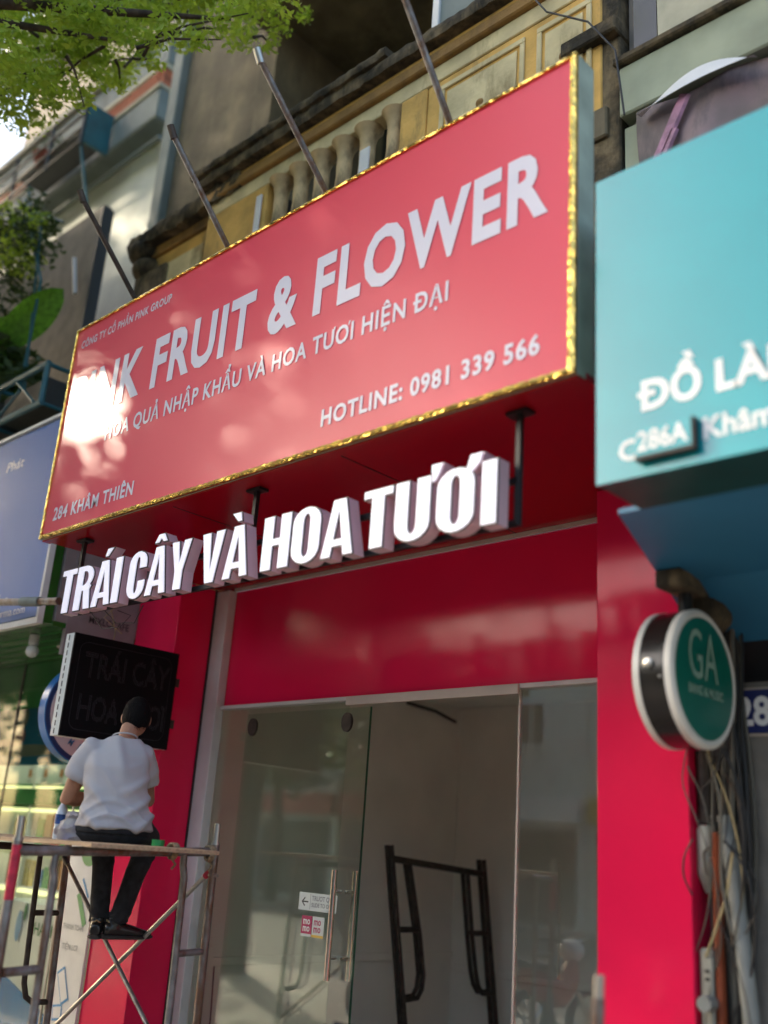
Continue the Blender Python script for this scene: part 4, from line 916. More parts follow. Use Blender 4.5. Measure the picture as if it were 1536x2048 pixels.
# teal planter frame
pf = thing('planter_frame', 'teal metal balcony frame with dark planters above the blue pharmacy sign', 'planter', (-8.1, 3.6, 5.0))
def seg(a, b, r=.018, m='teal_frame', nm='bar'): G().tube([a, b], r, 8).build(nm, m, pf)
for z in (4.96, 5.32):
    seg((-9.2, 3.45, z), (-7.45, 3.45, z), .028); seg((-9.2, 3.9, z), (-7.45, 3.9, z), .024)
for x in (-9.1, -8.35, -7.47):
    seg((x, 3.45, 4.96), (x, 3.45, 5.32), .026); seg((x, 3.45, 4.96), (x, 3.9, 4.96)); seg((x, 3.45, 5.32), (x, 3.9, 5.32), .02)
seg((-8.35, 3.45, 4.98), (-7.9, 3.45, 5.2), .014); seg((-8.0, 3.45, 5.3), (-7.6, 3.45, 5.0), .014)
G().box((-9.1, 3.50, 4.99), (-8.40, 3.85, 5.24)).build('planter_box', 'dark_frame', pf, bevel=.01); G().box((-8.30, 3.50, 4.99), (-7.52, 3.85, 5.24)).build('planter_box', 'dark_frame', pf, bevel=.01)
tr = thing('trellis', 'thin dark trellis posts carrying climbing plants above the planter', 'trellis', (-8.3, 3.6, 5.3))
G().tube([(-8.25, 3.6, 5.3), (-8.28, 3.6, 6.5), (-9.05, 3.6, 7.75)], .015, 6).build('post', 'teal_frame', tr)
G().tube([(-8.2, 3.62, 5.3), (-8.55, 3.6, 7.35)], .012, 6).build('post', 'teal_frame', tr)
G().tube([(-9.2, 3.6, 7.75), (-8.05, 3.6, 7.05)], .012, 6).build('rail', 'teal_frame', tr)
vn = thing('climbing_plant', 'mass of small leaved climbing plants on the trellis at the left edge', 'plant', (-8.5, 3.6, 5.3))
leaves('foliage', [(-8.9, 3.6, 7.35, .30), (-8.6, 3.6, 7.0, .30), (-9.0, 3.6, 6.8, .30), (-8.6, 3.7, 6.5, .22), (-9.1, 3.6, 6.4, .3), (-8.25, 3.6, 7.1, .12), (-8.8, 3.6, 7.6, .18), (-9.2, 3.6, 7.3, .3)], 4200, .036, 'leaf_dark', vn)
leaves('foliage', [(-8.9, 3.5, 7.35, .28), (-8.7, 3.5, 6.9, .28), (-8.35, 3.5, 7.15, .14)], 4200, .036, 'leaf', vn)
leaves('foliage', [(-8.75, 3.6, 5.75, .38), (-8.5, 3.55, 5.5, .22), (-9.0, 3.6, 5.4, .3), (-8.15, 3.65, 5.5, .10)], 2600, .08, 'leaf_dark', vn)
bl = thing('broad_leaf_plant', 'plant with one large bright green leaf left of the signboard', 'plant', (-8.4, 3.5, 5.3))
def bigleaf(c, dr, up, L, Wd, m='leaf_big'):
    c, dr, up = Vector(c), Vector(dr).normalized(), Vector(up).normalized(); sd = dr.cross(up).normalized(); vs = []; n = 10
    for i in range(n + 1):
        t = i / n; w = Wd * math.sin(math.pi * min(1, .06 + t * .94)) ** .6 * (1 if i < n else .05); p = c + dr * L * t - up * .12 * L * t * t
        for k in (-1, -.5, 0, .5, 1): vs.append(p + sd * w * k + up * (.12 * w * abs(k) * 2))
    fs = [(i * 5 + k, i * 5 + k + 1, (i + 1) * 5 + k + 1, (i + 1) * 5 + k) for i in range(n) for k in range(4)]
    G().add(vs, fs).build('leaf', m, bl, smooth=True)
bigleaf((-8.62, 3.50, 5.88), (.66, .28, .62), (.82, -.36, -.44), .80, .17)
bigleaf((-8.75, 3.45, 5.72), (.3, .1, .75), (.82, -.36, -.44), .5, .15)
bigleaf((-8.55, 3.6, 5.65), (.3, 0, -.8), (.1, -1, .2), .35, .1)
bigleaf((-8.9, 3.5, 6.2), (.2, 0, -.9), (.1, -1, .2), .6, .14, 'leaf_dark')
bigleaf((-8.7, 3.5, 5.9), (-.4, 0, -.9), (.1, -1, .2), .6, .14, 'leaf_dark')
G().tube([(-8.7, 3.6, 5.2), (-8.72, 3.58, 5.6), (-8.62, 3.55, 5.92)], .01, 6).build('stem', 'leaf_big', bl)
# ================================================================== SCAFFOLD
XA = -4.52
def frame_A():
    t = thing('scaffold_frame', 'grey steel scaffold frame with red painted post, in front of the man', 'scaffold frame', (XA, 3.0, 0), 'scaffold frames carrying the plank')
    r = .0215
    def T(nm, pts, rr=r, m='steel_tube', **k): return G().tube(pts, rr, 14).build(nm, m, t, smooth=True, **k)
    T('post', [(XA, 2.40, 0), (XA, 2.375, 1.56)]); T('post', [(XA, 3.517, 0), (XA, 3.500, 1.60)])
    T('post_spigot', [(XA, 2.375, 1.561), (XA, 2.373, 1.66)], .017, 'steel_bright'); T('post_collar', [(XA, 2.375, 1.552), (XA, 2.375, 1.565)], .024, 'steel_bright')
    T('post_spigot', [(XA, 3.500, 1.601), (XA, 3.499, 1.70)], .016, 'steel_bright'); T('post_collar', [(XA, 3.50, 1.592), (XA, 3.50, 1.605)], .0225, 'steel_bright')
    T('red_paint_band', [(XA, 2.3795, 1.30), (XA, 2.3755, 1.535)], .0222, 'red_paint')
    T('top_rail', [(XA, 2.38, 1.508), (XA, 3.50, 1.556)], .0225)
    T('inner_leg', [(XA, 2.575, 1.50), (XA, 2.572, 1.44), (XA, 2.585, 1.40), (XA, 2.597, .60), (XA, 2.59, .3), (XA, 2.54, .16), (XA, 2.42, .12)], .0185)
    T('inner_leg', [(XA, 3.304, 1.535), (XA, 3.306, 1.48), (XA, 3.322, 1.42), (XA, 3.335, .60), (XA, 3.34, .3), (XA, 3.40, .16), (XA, 3.50, .12)], .0185)
    T('connector', [(XA, 2.405, 1.0), (XA, 2.59, 1.01)], [.02, .017][0]); T('connector', [(XA, 3.335, 1.062), (XA, 3.51, 1.07)], .017)
    T('brace_pin', [(XA - .03, 3.503, 1.44), (XA + .04, 3.503, 1.44)], .009, 'steel_bright')
    return t
frame_A()
XB = -6.02
tb = thing('scaffold_frame', 'dark scaffold frame with a curved inner leg in front of the pharmacy glass', 'scaffold frame', (XB, 3.0, 0), 'scaffold frames carrying the plank')
def TB(nm, pts, rr=.0215, m='steel_tube'): return G().tube(pts, rr, 14).build(nm, m, tb, smooth=True)
TB('post', [(XB, 3.57, 0), (XB, 3.505, 1.55)]); TB('post', [(XB, 2.42, 0), (XB, 2.40, 1.62)]); TB('top_rail', [(XB, 2.40, 1.508), (XB, 3.505, 1.50)], .0215, 'steel_dark')
TB('inner_leg', [(XB, 3.325, 1.50), (XB, 3.34, 1.1), (XB, 3.355, .80), (XB, 3.36, .74), (XB, 3.385, .665), (XB, 3.43, .635), (XB, 3.545, .63)], .017, 'steel_dark'); TB('connector', [(XB, 3.345, 1.13), (XB, 3.52, 1.13)], .017, 'steel_dark')
TB('inner_leg', [(XB, 2.62, 1.50), (XB, 2.62, .80), (XB, 2.58, .665), (XB, 2.42, .63)], .017)
for (a, b, lab, rr) in (((-4.555, 3.525, 1.47), (-6.03, 3.54, .43), 'long scaffold brace rising to the right across the red pillar', .0125), ((-6.02, 3.49, 1.455), (-4.53, 3.50, .385), 'long scaffold brace falling to the right under the shoes', .0125)):
    c = thing('cross_brace', lab, 'scaffold brace', tuple((Vector(a) + Vector(b)) / 2), 'crossed scaffold braces')
    G().tube([a, b], rr, 12).build('tube', 'steel_bright' if a[0] > -5 else 'steel_tube', c, smooth=True)
    d = (Vector(b) - Vector(a)).normalized()
    G().tube([a, Vector(a) + d * .07], .0165, 12).build('flat_end', 'red_paint' if a[0] > -5 else 'steel_dark', c, smooth=True)
pl = thing('plank', 'thin pale plywood plank lying on the scaffold rails under the man', 'plank', (-5.3, 3.0, 1.53))
vs = []; n = 30
for i in range(n + 1):
    x = -4.30 - i * (2.4 / n); z = 1.545 + .004 * math.sin(i * .5)
    for (y, dz) in ((2.62, 0), (3.36, 0), (3.36, .018), (2.62, .018)): vs.append((x, y + .006 * math.sin(i), z + dz - .0))
fs = [(i * 4 + k, i * 4 + (k + 1) % 4, (i + 1) * 4 + (k + 1) % 4, (i + 1) * 4 + k) for i in range(n) for k in range(4)] + [(0, 1, 2, 3), (n * 4, n * 4 + 1, n * 4 + 2, n * 4 + 3)]
G().add(vs, fs).build('board', 'plywood', pl)
for (y, lab) in ((3.22, 'tan rope tied round the scaffold rail beside the man'), (3.455, 'tan rope tied round the rail at the scaffold post')):
    g = G()
    for k in range(3):
        pts = [(XA + .032 * math.cos(R(a)), y + k * .011 + .004 * math.sin(R(a * 2)), 1.548 + .036 * math.sin(R(a))) for a in range(0, 361, 20)]
        g.tube(pts, .007, 6)
    g.tube([(XA, y + .01, 1.51), (XA + .01, y + .03, 1.485), (XA, y + .015, 1.46)], .006, 6)
    g.build('rope_tie', 'rope', smooth=True, label=lab, cat='rope')
gt = thing('tape_roll', 'small green and black tape roll by the rope on the scaffold rail', 'tape', (-4.6, 3.15, 1.56))
G().lathe([(.02, 0), (.033, 0), (.033, .035), (.02, .035)], (-4.60, 3.19, 1.563), 'z', 20).build('roll', 'green_print', gt, smooth=True); G().lathe([(.001, 0), (.0195, 0), (.0195, .03)], (-4.60, 3.19, 1.564), 'z', 16).build('core', 'black_print', gt)
# bottle and bag
bo = thing('water_bottle', 'clear water bottle with blue cap and label on the plank', 'bottle', (-5.22, 2.98, 1.56))
BP = (-5.20, 2.96, 1.563)
G().lathe([(.028, 0), (.032, .01), (.032, .06), (.029, .07), (.032, .08), (.032, .13), (.026, .16), (.013, .185), (.013, .195)], BP, 'z', 20).build('body', 'bottle_water', bo, smooth=True)
G().lathe([(.033, 0), (.033, .05)], (BP[0], BP[1], BP[2] + .08), 'z', 20).build('bottle_label', 'bottle_label', bo, smooth=True)
G().lathe([(.016, 0), (.016, .018), (.012, .022)], (BP[0], BP[1], BP[2] + .19), 'z', 16).build('cap', 'bottle_cap', bo, smooth=True)
g = G(); c = Vector((-5.02, 2.93, 1.563)); secs = []
for i in range(9):
    t = i / 8; w = .8 * (.095, .105, .105, .10, .09, .075, .06, .055, .03)[i]
    secs.append((c + Vector((.01 * math.sin(i * 2.1), .008 * math.sin(i * 1.3), .145 * t)), Vector((.45, .7, 0)).normalized() * w, Vector((-.7, .45, 0)).normalized() * w * .55))
g.loft(secs, 22); g.v = [(x + random.uniform(-.008, .008), y + random.uniform(-.008, .008), z + random.uniform(-.005, .005)) for x, y, z in g.v]
g.build('plastic_bag', 'bag', smooth=True, label='crumpled cream plastic bag on the plank beside the seated man', cat='bag')

# ================================================================== MAN
man = thing('person', 'man seen from behind in a white t-shirt and dark trousers sitting on the scaffold plank', 'person', (-4.95, 3.12, 1.56))
Fv = Vector((-.844, .537, 0)); Rv = Vector((.537, .844, 0)); Uv = Vector((0, 0, 1))
def P(a, b, z): return Vector((-4.90, 3.1, 0)) + Rv * a + Fv * b + Uv * z
def limb(g, pts, rad, n=14): g.tube(pts, rad, n)
# local joints (right, forward, height)
hipL, hipR = P(-.10, .02, 1.655), P(.10, .02, 1.655)
knL, knR = P(-.035, .42, 1.60), P(.20, .38, 1.60)
anL, anR = P(-.005, .43, 1.155), P(.10, .38, 1.16)
shL, shR = P(-.178, .03, 2.03), P(.112, .07, 2.015)
elL, elR = P(-.262, .10, 1.775), P(.165, .20, 1.80)
wrL, wrR = P(-.10, .31, 1.79), P(.08, .40, 1.90)
nk = P(.012, .10, 2.14); hd = P(.04, .155, 2.245)
# body: one continuous skin mesh
b = G()
b.loft([(P(0, .02, 1.62), Rv * .15, Fv * .10), (P(0, 0, 1.72), Rv * .145, Fv * .095), (P(-.005, -.01, 1.85), Rv * .14, Fv * .09), (P(-.01, .01, 1.96), Rv * .16, Fv * .095), (P(-.015, .04, 2.04), Rv * .15, Fv * .08), (P(0, .07, 2.09), Rv * .07, Fv * .06)], 20)
b.tube([P(-.01, .05, 2.04), P(.005, .08, 2.11), P(.02, .12, 2.18)], [.06, .052, .055], 14)
hx = (Rv, (Fv * .93 + Uv * -.36).normalized(), (Uv * .93 + Fv * .36).normalized())
b.ball(hd, (.072, .088, .108), 20, 14, hx)
b.ball(hd + Fv * .03 - Uv * .045, (.055, .065, .06), 16, 10)                       # jaw
b.ball(hd + hx[1] * .09 - hx[2] * .01, (.013, .018, .022), 10, 8, hx)              # nose
b.ball(hd + hx[1] * .078 - hx[2] * .05, (.024, .01, .008), 10, 8, hx)              # lips
for s in (-1, 1):
    b.ball(hd + Rv * .074 * s + Fv * .005 - Uv * .012, (.011, .020, .032), 12, 8, (Rv, hx[1], hx[2]))   # ears
    b.ball(hd + hx[1] * .072 + Rv * .028 * s + hx[2] * .012, (.016, .012, .008), 10, 8, hx)
for sh, el, wr, s in ((shL, elL, wrL, -1), (shR, elR, wrR, 1)):
    b.tube([P(-.015, .05, 2.03), sh, sh.lerp(el, .35), sh.lerp(el, .75), el, el.lerp(wr, .25), el.lerp(wr, .7), wr], [.06, .056, .050, .043, .040, .042, .032, .024], 14)
    hdir = (wr - el).normalized(); side = hdir.cross(Uv).normalized()
    palm = wr + hdir * .045
    b.obox(palm, hdir * .042, side * .036, hdir.cross(side).normalized() * .013)
    for k, ln_ in enumerate((.060, .072, .067, .050)):
        o0 = wr + hdir * .082 + side * (.028 - k * .019); dn = -Uv * .5
        b.tube([o0 - hdir * .012, o0 + hdir * ln_ * .45, o0 + (hdir * .75 + dn * .5) * ln_ * .8, o0 + (hdir * .75 + dn * 1.1) * ln_], [.0098, .009, .0085, .007], 8)
    th0 = wr + hdir * .02 + side * .034
    b.tube([th0 - side * .01, th0 + hdir * .025 + side * .018, th0 + hdir * .055 + side * .016 - Uv * .012], [.012, .0105, .008], 8)
for hp_, kn, an in ((hipL, knL, anL), (hipR, knR, anR)):
    b.tube([hp_, hp_.lerp(kn, .5), kn, kn.lerp(an, .3), kn.lerp(an, .8), an - Uv * .02], [.07, .062, .050, .046, .034, .032], 12)
b.build('body', 'skin', man, remesh=.0052)
# hair: cap with hairline
h = G(); vs = []; fs = []; nu, nv = 36, 16
for j in range(nv + 1):
    for i in range(nu):
        th = 2 * math.pi * i / nu; cf = math.sin(th)      # +1 = front
        lim = 2.42 - 1.2 * max(0, cf) ** .7 - .55 * max(0, abs(math.cos(th)) - .55) + .04 * math.sin(th * 9)
        ph_ = lim * j / nv; rr = 1 + .012 * math.sin(i * 5.1 + j * 2.3) + random.uniform(-.006, .010)
        tl = max(0, (j / nv - .8)) * .25
        vs.append(hd + hx[0] * .0795 * rr * (1 - tl * .4) * math.sin(ph_) * math.cos(th) + hx[1] * (.094 * rr * (1 - tl) * math.sin(ph_) * cf) + hx[2] * .121 * rr * math.cos(ph_))
fs = [(j * nu + i, j * nu + (i + 1) % nu, (j + 1) * nu + (i + 1) % nu, (j + 1) * nu + i) for j in range(nv) for i in range(nu)]
vs2 = [tuple(v) for v in vs]; h.add(vs2, fs); ho = h.build('hair', 'hair', man, smooth=True)
hs = []; hf = []
for i in range(1500):
    v = random.choice(vs[nu * 3:]); n_ = (Vector(v) - hd).normalized(); dd = (-Uv * random.uniform(.5, 1) - Fv * .2 + n_ * random.uniform(.2, .7) + Rv * random.uniform(-.4, .4)).normalized() * random.uniform(.008, .018)
    v = Vector(v) + n_ * .0005; sd_ = n_.cross(dd).normalized() * .0012; k = len(hs); hs += [tuple(v - sd_), tuple(v + sd_), tuple(v + dd)]; hf.append((k, k + 1, k + 2))
G().add(hs, hf).build('hair_strands', 'hair', ho, kind='stuff')
# shirt
s = G()
s.loft([(P(.005, -.005, 1.635), Rv * .205, Fv * .165), (P(.005, -.015, 1.66), Rv * .200, Fv * .150), (P(.002, -.015, 1.75), Rv * .172, Fv * .118), (P(-.012, -.015, 1.86), Rv * .166, Fv * .112), (P(-.028, .0, 1.95), Rv * .168, Fv * .115), (P(-.030, .02, 2.02), Rv * .162, Fv * .100), (P(-.022, .04, 2.07), Rv * .128, Fv * .078), (P(-.006, .065, 2.115), Rv * .080, Fv * .060)], 28)
for sh, el, w0 in ((shL, elL, 1), (shR, elR, 1)):
    d = (el - sh)
    s.tube([P(-.015, .04, 2.02).lerp(sh, .5), sh - d * .02, sh + d * .2, sh + d * .42, sh + d * .60], [.066, .069, .070, .069, .071], 20)
so_ = s.build('shirt', 'shirt', man, remesh=.009)
# cloth folds: displace the shirt along normals with diagonal ridges
me = so_.data; n = len(me.vertices); co = np.empty(n * 3); me.vertices.foreach_get('co', co); co = co.reshape(-1, 3)
no = np.array([v.normal[:] for v in me.vertices]); bb = np.array(base_of(man)); rel = co + bb - np.array([-4.90, 3.1, 0])
a_ = rel @ np.array(Rv); z_ = rel[:, 2]; b_ = rel @ np.array(Fv)
def ridge(t): return (.5 + .5 * np.cos(2 * t)) ** 2.4
low = np.clip((1.84 - z_) / .2, 0, 1) * np.clip((z_ - 1.64) / .05, .25, 1)
bend = z_ - 1.70 + .9 * (a_ - .02) ** 2 * 4
dsp = .020 * ridge(bend * 42 + 1.5 * np.sin(a_ * 9)) * low * np.clip(1.2 - np.abs(a_) * 3, .2, 1)
dsp += .015 * ridge((z_ * 1.0 - a_ * .85) * 26 + np.sin(a_ * 14)) * np.clip((a_ + .02) / .1, 0, 1) * np.clip((2.0 - z_) / .15, 0, 1)
dsp += .013 * ridge((z_ + a_ * .9) * 22 + 1 + np.sin(a_ * 11)) * np.clip((-a_ + .02) / .1, 0, 1) * np.clip((1.98 - z_) / .15, 0, 1)
dsp += .010 * ridge((z_ * .4 + a_ * 1.4) * 16) * np.clip((z_ - 1.85) / .1, 0, 1)
dsp += .003 * np.sin(a_ * 31 + z_ * 17)
co += no * dsp[:, None]; me.vertices.foreach_set('co', co.ravel()); me.update()
G().tube([P(-.006 + .068 * math.cos(R(q)), .075 + .058 * math.sin(R(q)) , 2.118 + .022 * math.sin(R(q)) * -1) for q in range(0, 361, 20)], .0045, 8).build('collar', 'shirt', man, smooth=True)
# trousers
t = G()
t.loft([(P(.0, .03, 1.566), Rv * .17, Fv * .13), (P(.0, .02, 1.60), Rv * .200, Fv * .150), (P(0, .01, 1.645), Rv * .185, Fv * .138), (P(0, 0, 1.68), Rv * .14, Fv * .10)], 24)
for hp_, kn, an in ((hipL, knL, anL), (hipR, knR, anR)):
    t.tube([hp_ - Uv * .005, hp_.lerp(kn, .5) + Uv * .0, kn + Fv * .01 - Uv * .0, kn + Uv * -.05 + Fv * .012, kn.lerp(an, .45), kn.lerp(an, .8), an + Uv * .02, an - Uv * .012], [.098, .082, .070, .066, .058, .054, .053, .056], 18)
to = t.build('trousers', 'jeans', man, remesh=.009)
me = to.data; n = len(me.vertices); co = np.empty(n * 3); me.vertices.foreach_get('co', co); co = co.reshape(-1, 3); no = np.array([v.normal[:] for v in me.vertices]); z_ = co[:, 2] + bb[2]; a_ = co @ np.array(Rv)
co += no * (.006 * ridge(z_ * 46 + 2 * np.sin(a_ * 25)) * (np.clip((1.30 - z_) / .1, 0, 1) + np.clip(1 - abs(z_ - 1.5) / .08, 0, 1)))[:, None]; me.vertices.foreach_set('co', co.ravel()); me.update()
G().tube([P(.190 * math.cos(R(q)), -.0 + .145 * math.sin(R(q)), 1.632) for q in range(0, 361, 15)], [(.006, .02)] * 25, 8).build('belt', 'jeans', man, smooth=True)
def shoe(an, d):
    d = Vector(d).normalized(); sd = d.cross(Uv).normalized(); s_ = G(); z0 = an.z - .095
    base = Vector((an.x, an.y, z0))
    s_.loft([(base - d * .075 + Uv * .045, sd * .024, Uv * .032), (base - d * .06 + Uv * .05, sd * .036, Uv * .043), (base - d * .02 + Uv * .055, sd * .040, Uv * .048), (base + d * .05 + Uv * .045, sd * .043, Uv * .038), (base + d * .12 + Uv * .035, sd * .046, Uv * .028), (base + d * .175 + Uv * .028, sd * .036, Uv * .020), (base + d * .20 + Uv * .025, sd * .015, Uv * .012)], 18)
    s_.tube([base + Uv * .05 - d * .015, base + Uv * .115 - d * .018], [.043, .042], 16)
    so = s_.build('shoe', 'shoe', man, remesh=.006)
    q = G(); q.loft([(base - d * .082 + Uv * .012, sd * .026, Uv * .012), (base - d * .06 + Uv * .012, sd * .041, Uv * .014), (base + d * .05 + Uv * .012, sd * .045, Uv * .014), (base + d * .13 + Uv * .012, sd * .048, Uv * .013), (base + d * .19 + Uv * .014, sd * .034, Uv * .010), (base + d * .21 + Uv * .016, sd * .012, Uv * .006)], 18); q.build('sole', 'shoe_sole', so, smooth=True)
    G().tube([base + Uv * .085 - d * .055 + sd * .02, base + Uv * .098 - d * .066, base + Uv * .085 - d * .055 - sd * .02, base + Uv * .068 + d * .0 - sd * .043, base + Uv * .066 + d * .05 - sd * .043], .004, 6).build('trim', 'shoe_trim', so)
shoe(anL, Fv + Rv * .15); shoe(anR, Fv * .35 + Rv * .95)

# ================================================================== INTERIOR SCAFFOLD FRAMES (leaning on the left wall)
for k, (dx, lab) in enumerate(((0, 'front one of two dark scaffold frames leaning inside the empty shop'), (-.10, 'rear one of two dark scaffold frames leaning inside the empty shop'))):
    t = thing('scaffold_frame', lab, 'scaffold frame', (-5.85 + dx, 6.9, .05), 'dark scaffold frames leaning inside')
    x0, xt = -5.68 + dx, -5.80 + dx; dy = .055 * k
    def pt(y, z): return (x0 + (xt - x0) * (z / 1.65), y + dy, z)
    def TI(nm, pts, r=.022): G().tube([pt(*p) for p in pts], r, 12).build(nm, 'steel_dark', t, smooth=True)
    TI('post', [(6.47, .04), (6.25, 1.68)]); TI('post', [(7.60, .04), (7.45, 1.62)]); TI('top_rail', [(6.26, 1.58), (7.46, 1.50)], .026)
    TI('inner_leg', [(6.47, 1.56), (6.60, 1.0), (6.64, .72), (6.62, .62), (6.57, .56), (6.40, .55)], .02); TI('inner_leg', [(7.22, 1.51), (7.27, 1.0), (7.31, .72), (7.34, .62), (7.39, .56), (7.55, .55)], .02)
    TI('connector', [(6.33, 1.05), (6.59, 1.05)], .018); TI('connector', [(7.27, 1.02), (7.50, 1.02)], .018)

# ================================================================== POLE AND MOTORBIKE AT THE BOTTOM
o = thing('steel_pole', 'mottled steel pole end in front of the right red pillar', 'pole', (-2.0, 3.2, 0))
G().tube([(-2.06, 3.22, 0), (-1.99, 3.2, 1.20)], .021, 14).build('tube', 'steel_tube', o, smooth=True); G().tube([(-1.99, 3.2, 1.2), (-1.986, 3.199, 1.27)], .018, 14).build('spigot', 'steel_bright', o, smooth=True)
mo = thing('motorbike', 'parked motorbike whose handlebar grip shows at the bottom edge', 'motorbike', (-2.6, 2.9, 0))
hb = Vector((-2.62, 3.05, .955))
G().tube([hb + Vector((.30, .20, .045)), hb + Vector((.14, .10, .02)), hb, hb + Vector((-.14, -.10, .02)), hb + Vector((-.26, -.16, .04))], .011, 10).build('handlebar', 'chrome', mo, smooth=True)
G().tube([hb + Vector((.16, .115, .023)), hb + Vector((.30, .20, .045))], .018, 14).build('grip', 'rubber', mo, smooth=True)
G().tube([hb + Vector((.30, .20, .045)), hb + Vector((.325, .216, .05))], .017, 14).build('grip_end', 'chrome', mo, smooth=True)
G().tube([hb + Vector((-.15, -.105, .023)), hb + Vector((-.28, -.175, .045))], .018, 14).build('grip', 'rubber', mo, smooth=True)
G().ball(hb + Vector((-.02, -.0, -.06)), (.11, .12, .10)).build('headlight_cowl', 'white_paint', mo, smooth=True)
G().tube([hb, hb + Vector((.02, .0, -.30)), hb + Vector((-.12, -.18, -.66))], .03, 10).build('fork', 'chrome', mo, smooth=True)
def wheel(c, ax):
    c = Vector(c); ax = Vector(ax).normalized(); up = Uv; s2 = ax
    pts = [c + s2 * .26 * math.cos(R(a)) + up * .26 * math.sin(R(a)) for a in range(0, 361, 12)]
    w_ = G().tube(pts, .04, 10).build('wheel', 'rubber', mo, smooth=True)
    g = G()
    for a in range(0, 360, 45): g.tube([c, c + s2 * .24 * math.cos(R(a)) + up * .24 * math.sin(R(a))], .008, 6)
    g.build('spokes', 'chrome', w_)
wheel((-2.78, 2.86, .30), (-.6, -.8, 0)); wheel((-2.06, 3.72, .30) if 0 else (-2.15, 3.45, .30), (-.6, -.8, 0))
G().loft([((-2.60, 3.05, .70), (.08, -.06, 0), (0, 0, .16)), ((-2.48, 3.15, .55), (.09, -.07, 0), (0, 0, .12)), ((-2.35, 3.27, .58), (.10, -.08, 0), (0, 0, .14)), ((-2.12, 3.48, .66), (.09, -.07, 0), (0, 0, .12))], 16).build('body', 'moto_red', mo, smooth=True)
G().loft([((-2.44, 3.20, .74), (.08, -.06, 0), (0, 0, .03)), ((-2.30, 3.32, .78), (.11, -.08, 0), (0, 0, .04)), ((-2.08, 3.52, .80), (.09, -.07, 0), (0, 0, .03))], 14).build('seat', 'rubber', mo, smooth=True)

def copy_tree(o, parent=None):
    c = o.copy(); COL.objects.link(c)
    if parent: c.parent = parent
    for ch in list(o.children): copy_tree(ch, c)
    return c
mo['group'] = 'parked motorbikes'
for i, (x, y, rz) in enumerate(((-5.4, .5, .9), (-6.3, .3, 1.0), (-7.3, .45, .8), (-4.2, .2, 1.1))):
    c = copy_tree(mo); c.location = (x, y, 0); c.rotation_euler.z = rz
    c['label'] = ['parked motorbike at the kerb, seen only as a reflection, second from the right', 'parked motorbike at the kerb, seen only as a reflection, third from the right', 'parked motorbike at the kerb nearest the street tree, seen as a reflection', 'parked motorbike at the kerb nearest the viewer, seen as a reflection'][i]
# ================================================================== STREET TREES
def beam_avoid(Pn):
    """keeps a real gap in the crown where the low sun shines through to the sign's left end"""
    ctr = np.array([-5.80, 2.985, 4.27]); d = np.array(SUN); v = Pn - ctr; t_ = v @ d; perp = v - t_[:, None] * d
    r_ = np.linalg.norm(perp, axis=1)
    return (r_ < .15 + .5 * rng.random(len(Pn)) ** 1.6) & (t_ > 0)
def limbs(t, pts, r, nm='branch'): G().tube(pts, r, 9).build(nm, 'bark', t, smooth=True)
tn = thing('street_tree', 'bright green fine leaved tree reaching over the top left of the view', 'tree', (-8.4, -.35, 0))
limbs(tn, [(-8.4, -.35, 0), (-8.45, -.3, 1.5), (-8.3, -.2, 3.2), (-8.1, .2, 5.0), (-7.8, .7, 6.2)], [.2, .17, .15, .13, .1], 'trunk')
limbs(tn, [(-7.8, .7, 6.2), (-6.9, 1.4, 6.7), (-5.79, 1.87, 6.85), (-5.3, 2.6, 7.02), (-4.9, 3.1, 7.1)], [.08, .06, .04, .028, .01])
limbs(tn, [(-7.4, 1.0, 6.4), (-6.6, 1.7, 6.7), (-5.83, 1.9, 6.74), (-5.5, 2.6, 6.9)], [.06, .05, .03, .012])
limbs(tn, [(-7.6, .8, 6.3), (-7.4, 1.9, 7.2), (-6.8, 2.9, 7.9), (-6.2, 3.3, 8.2)], [.07, .05, .03, .012])
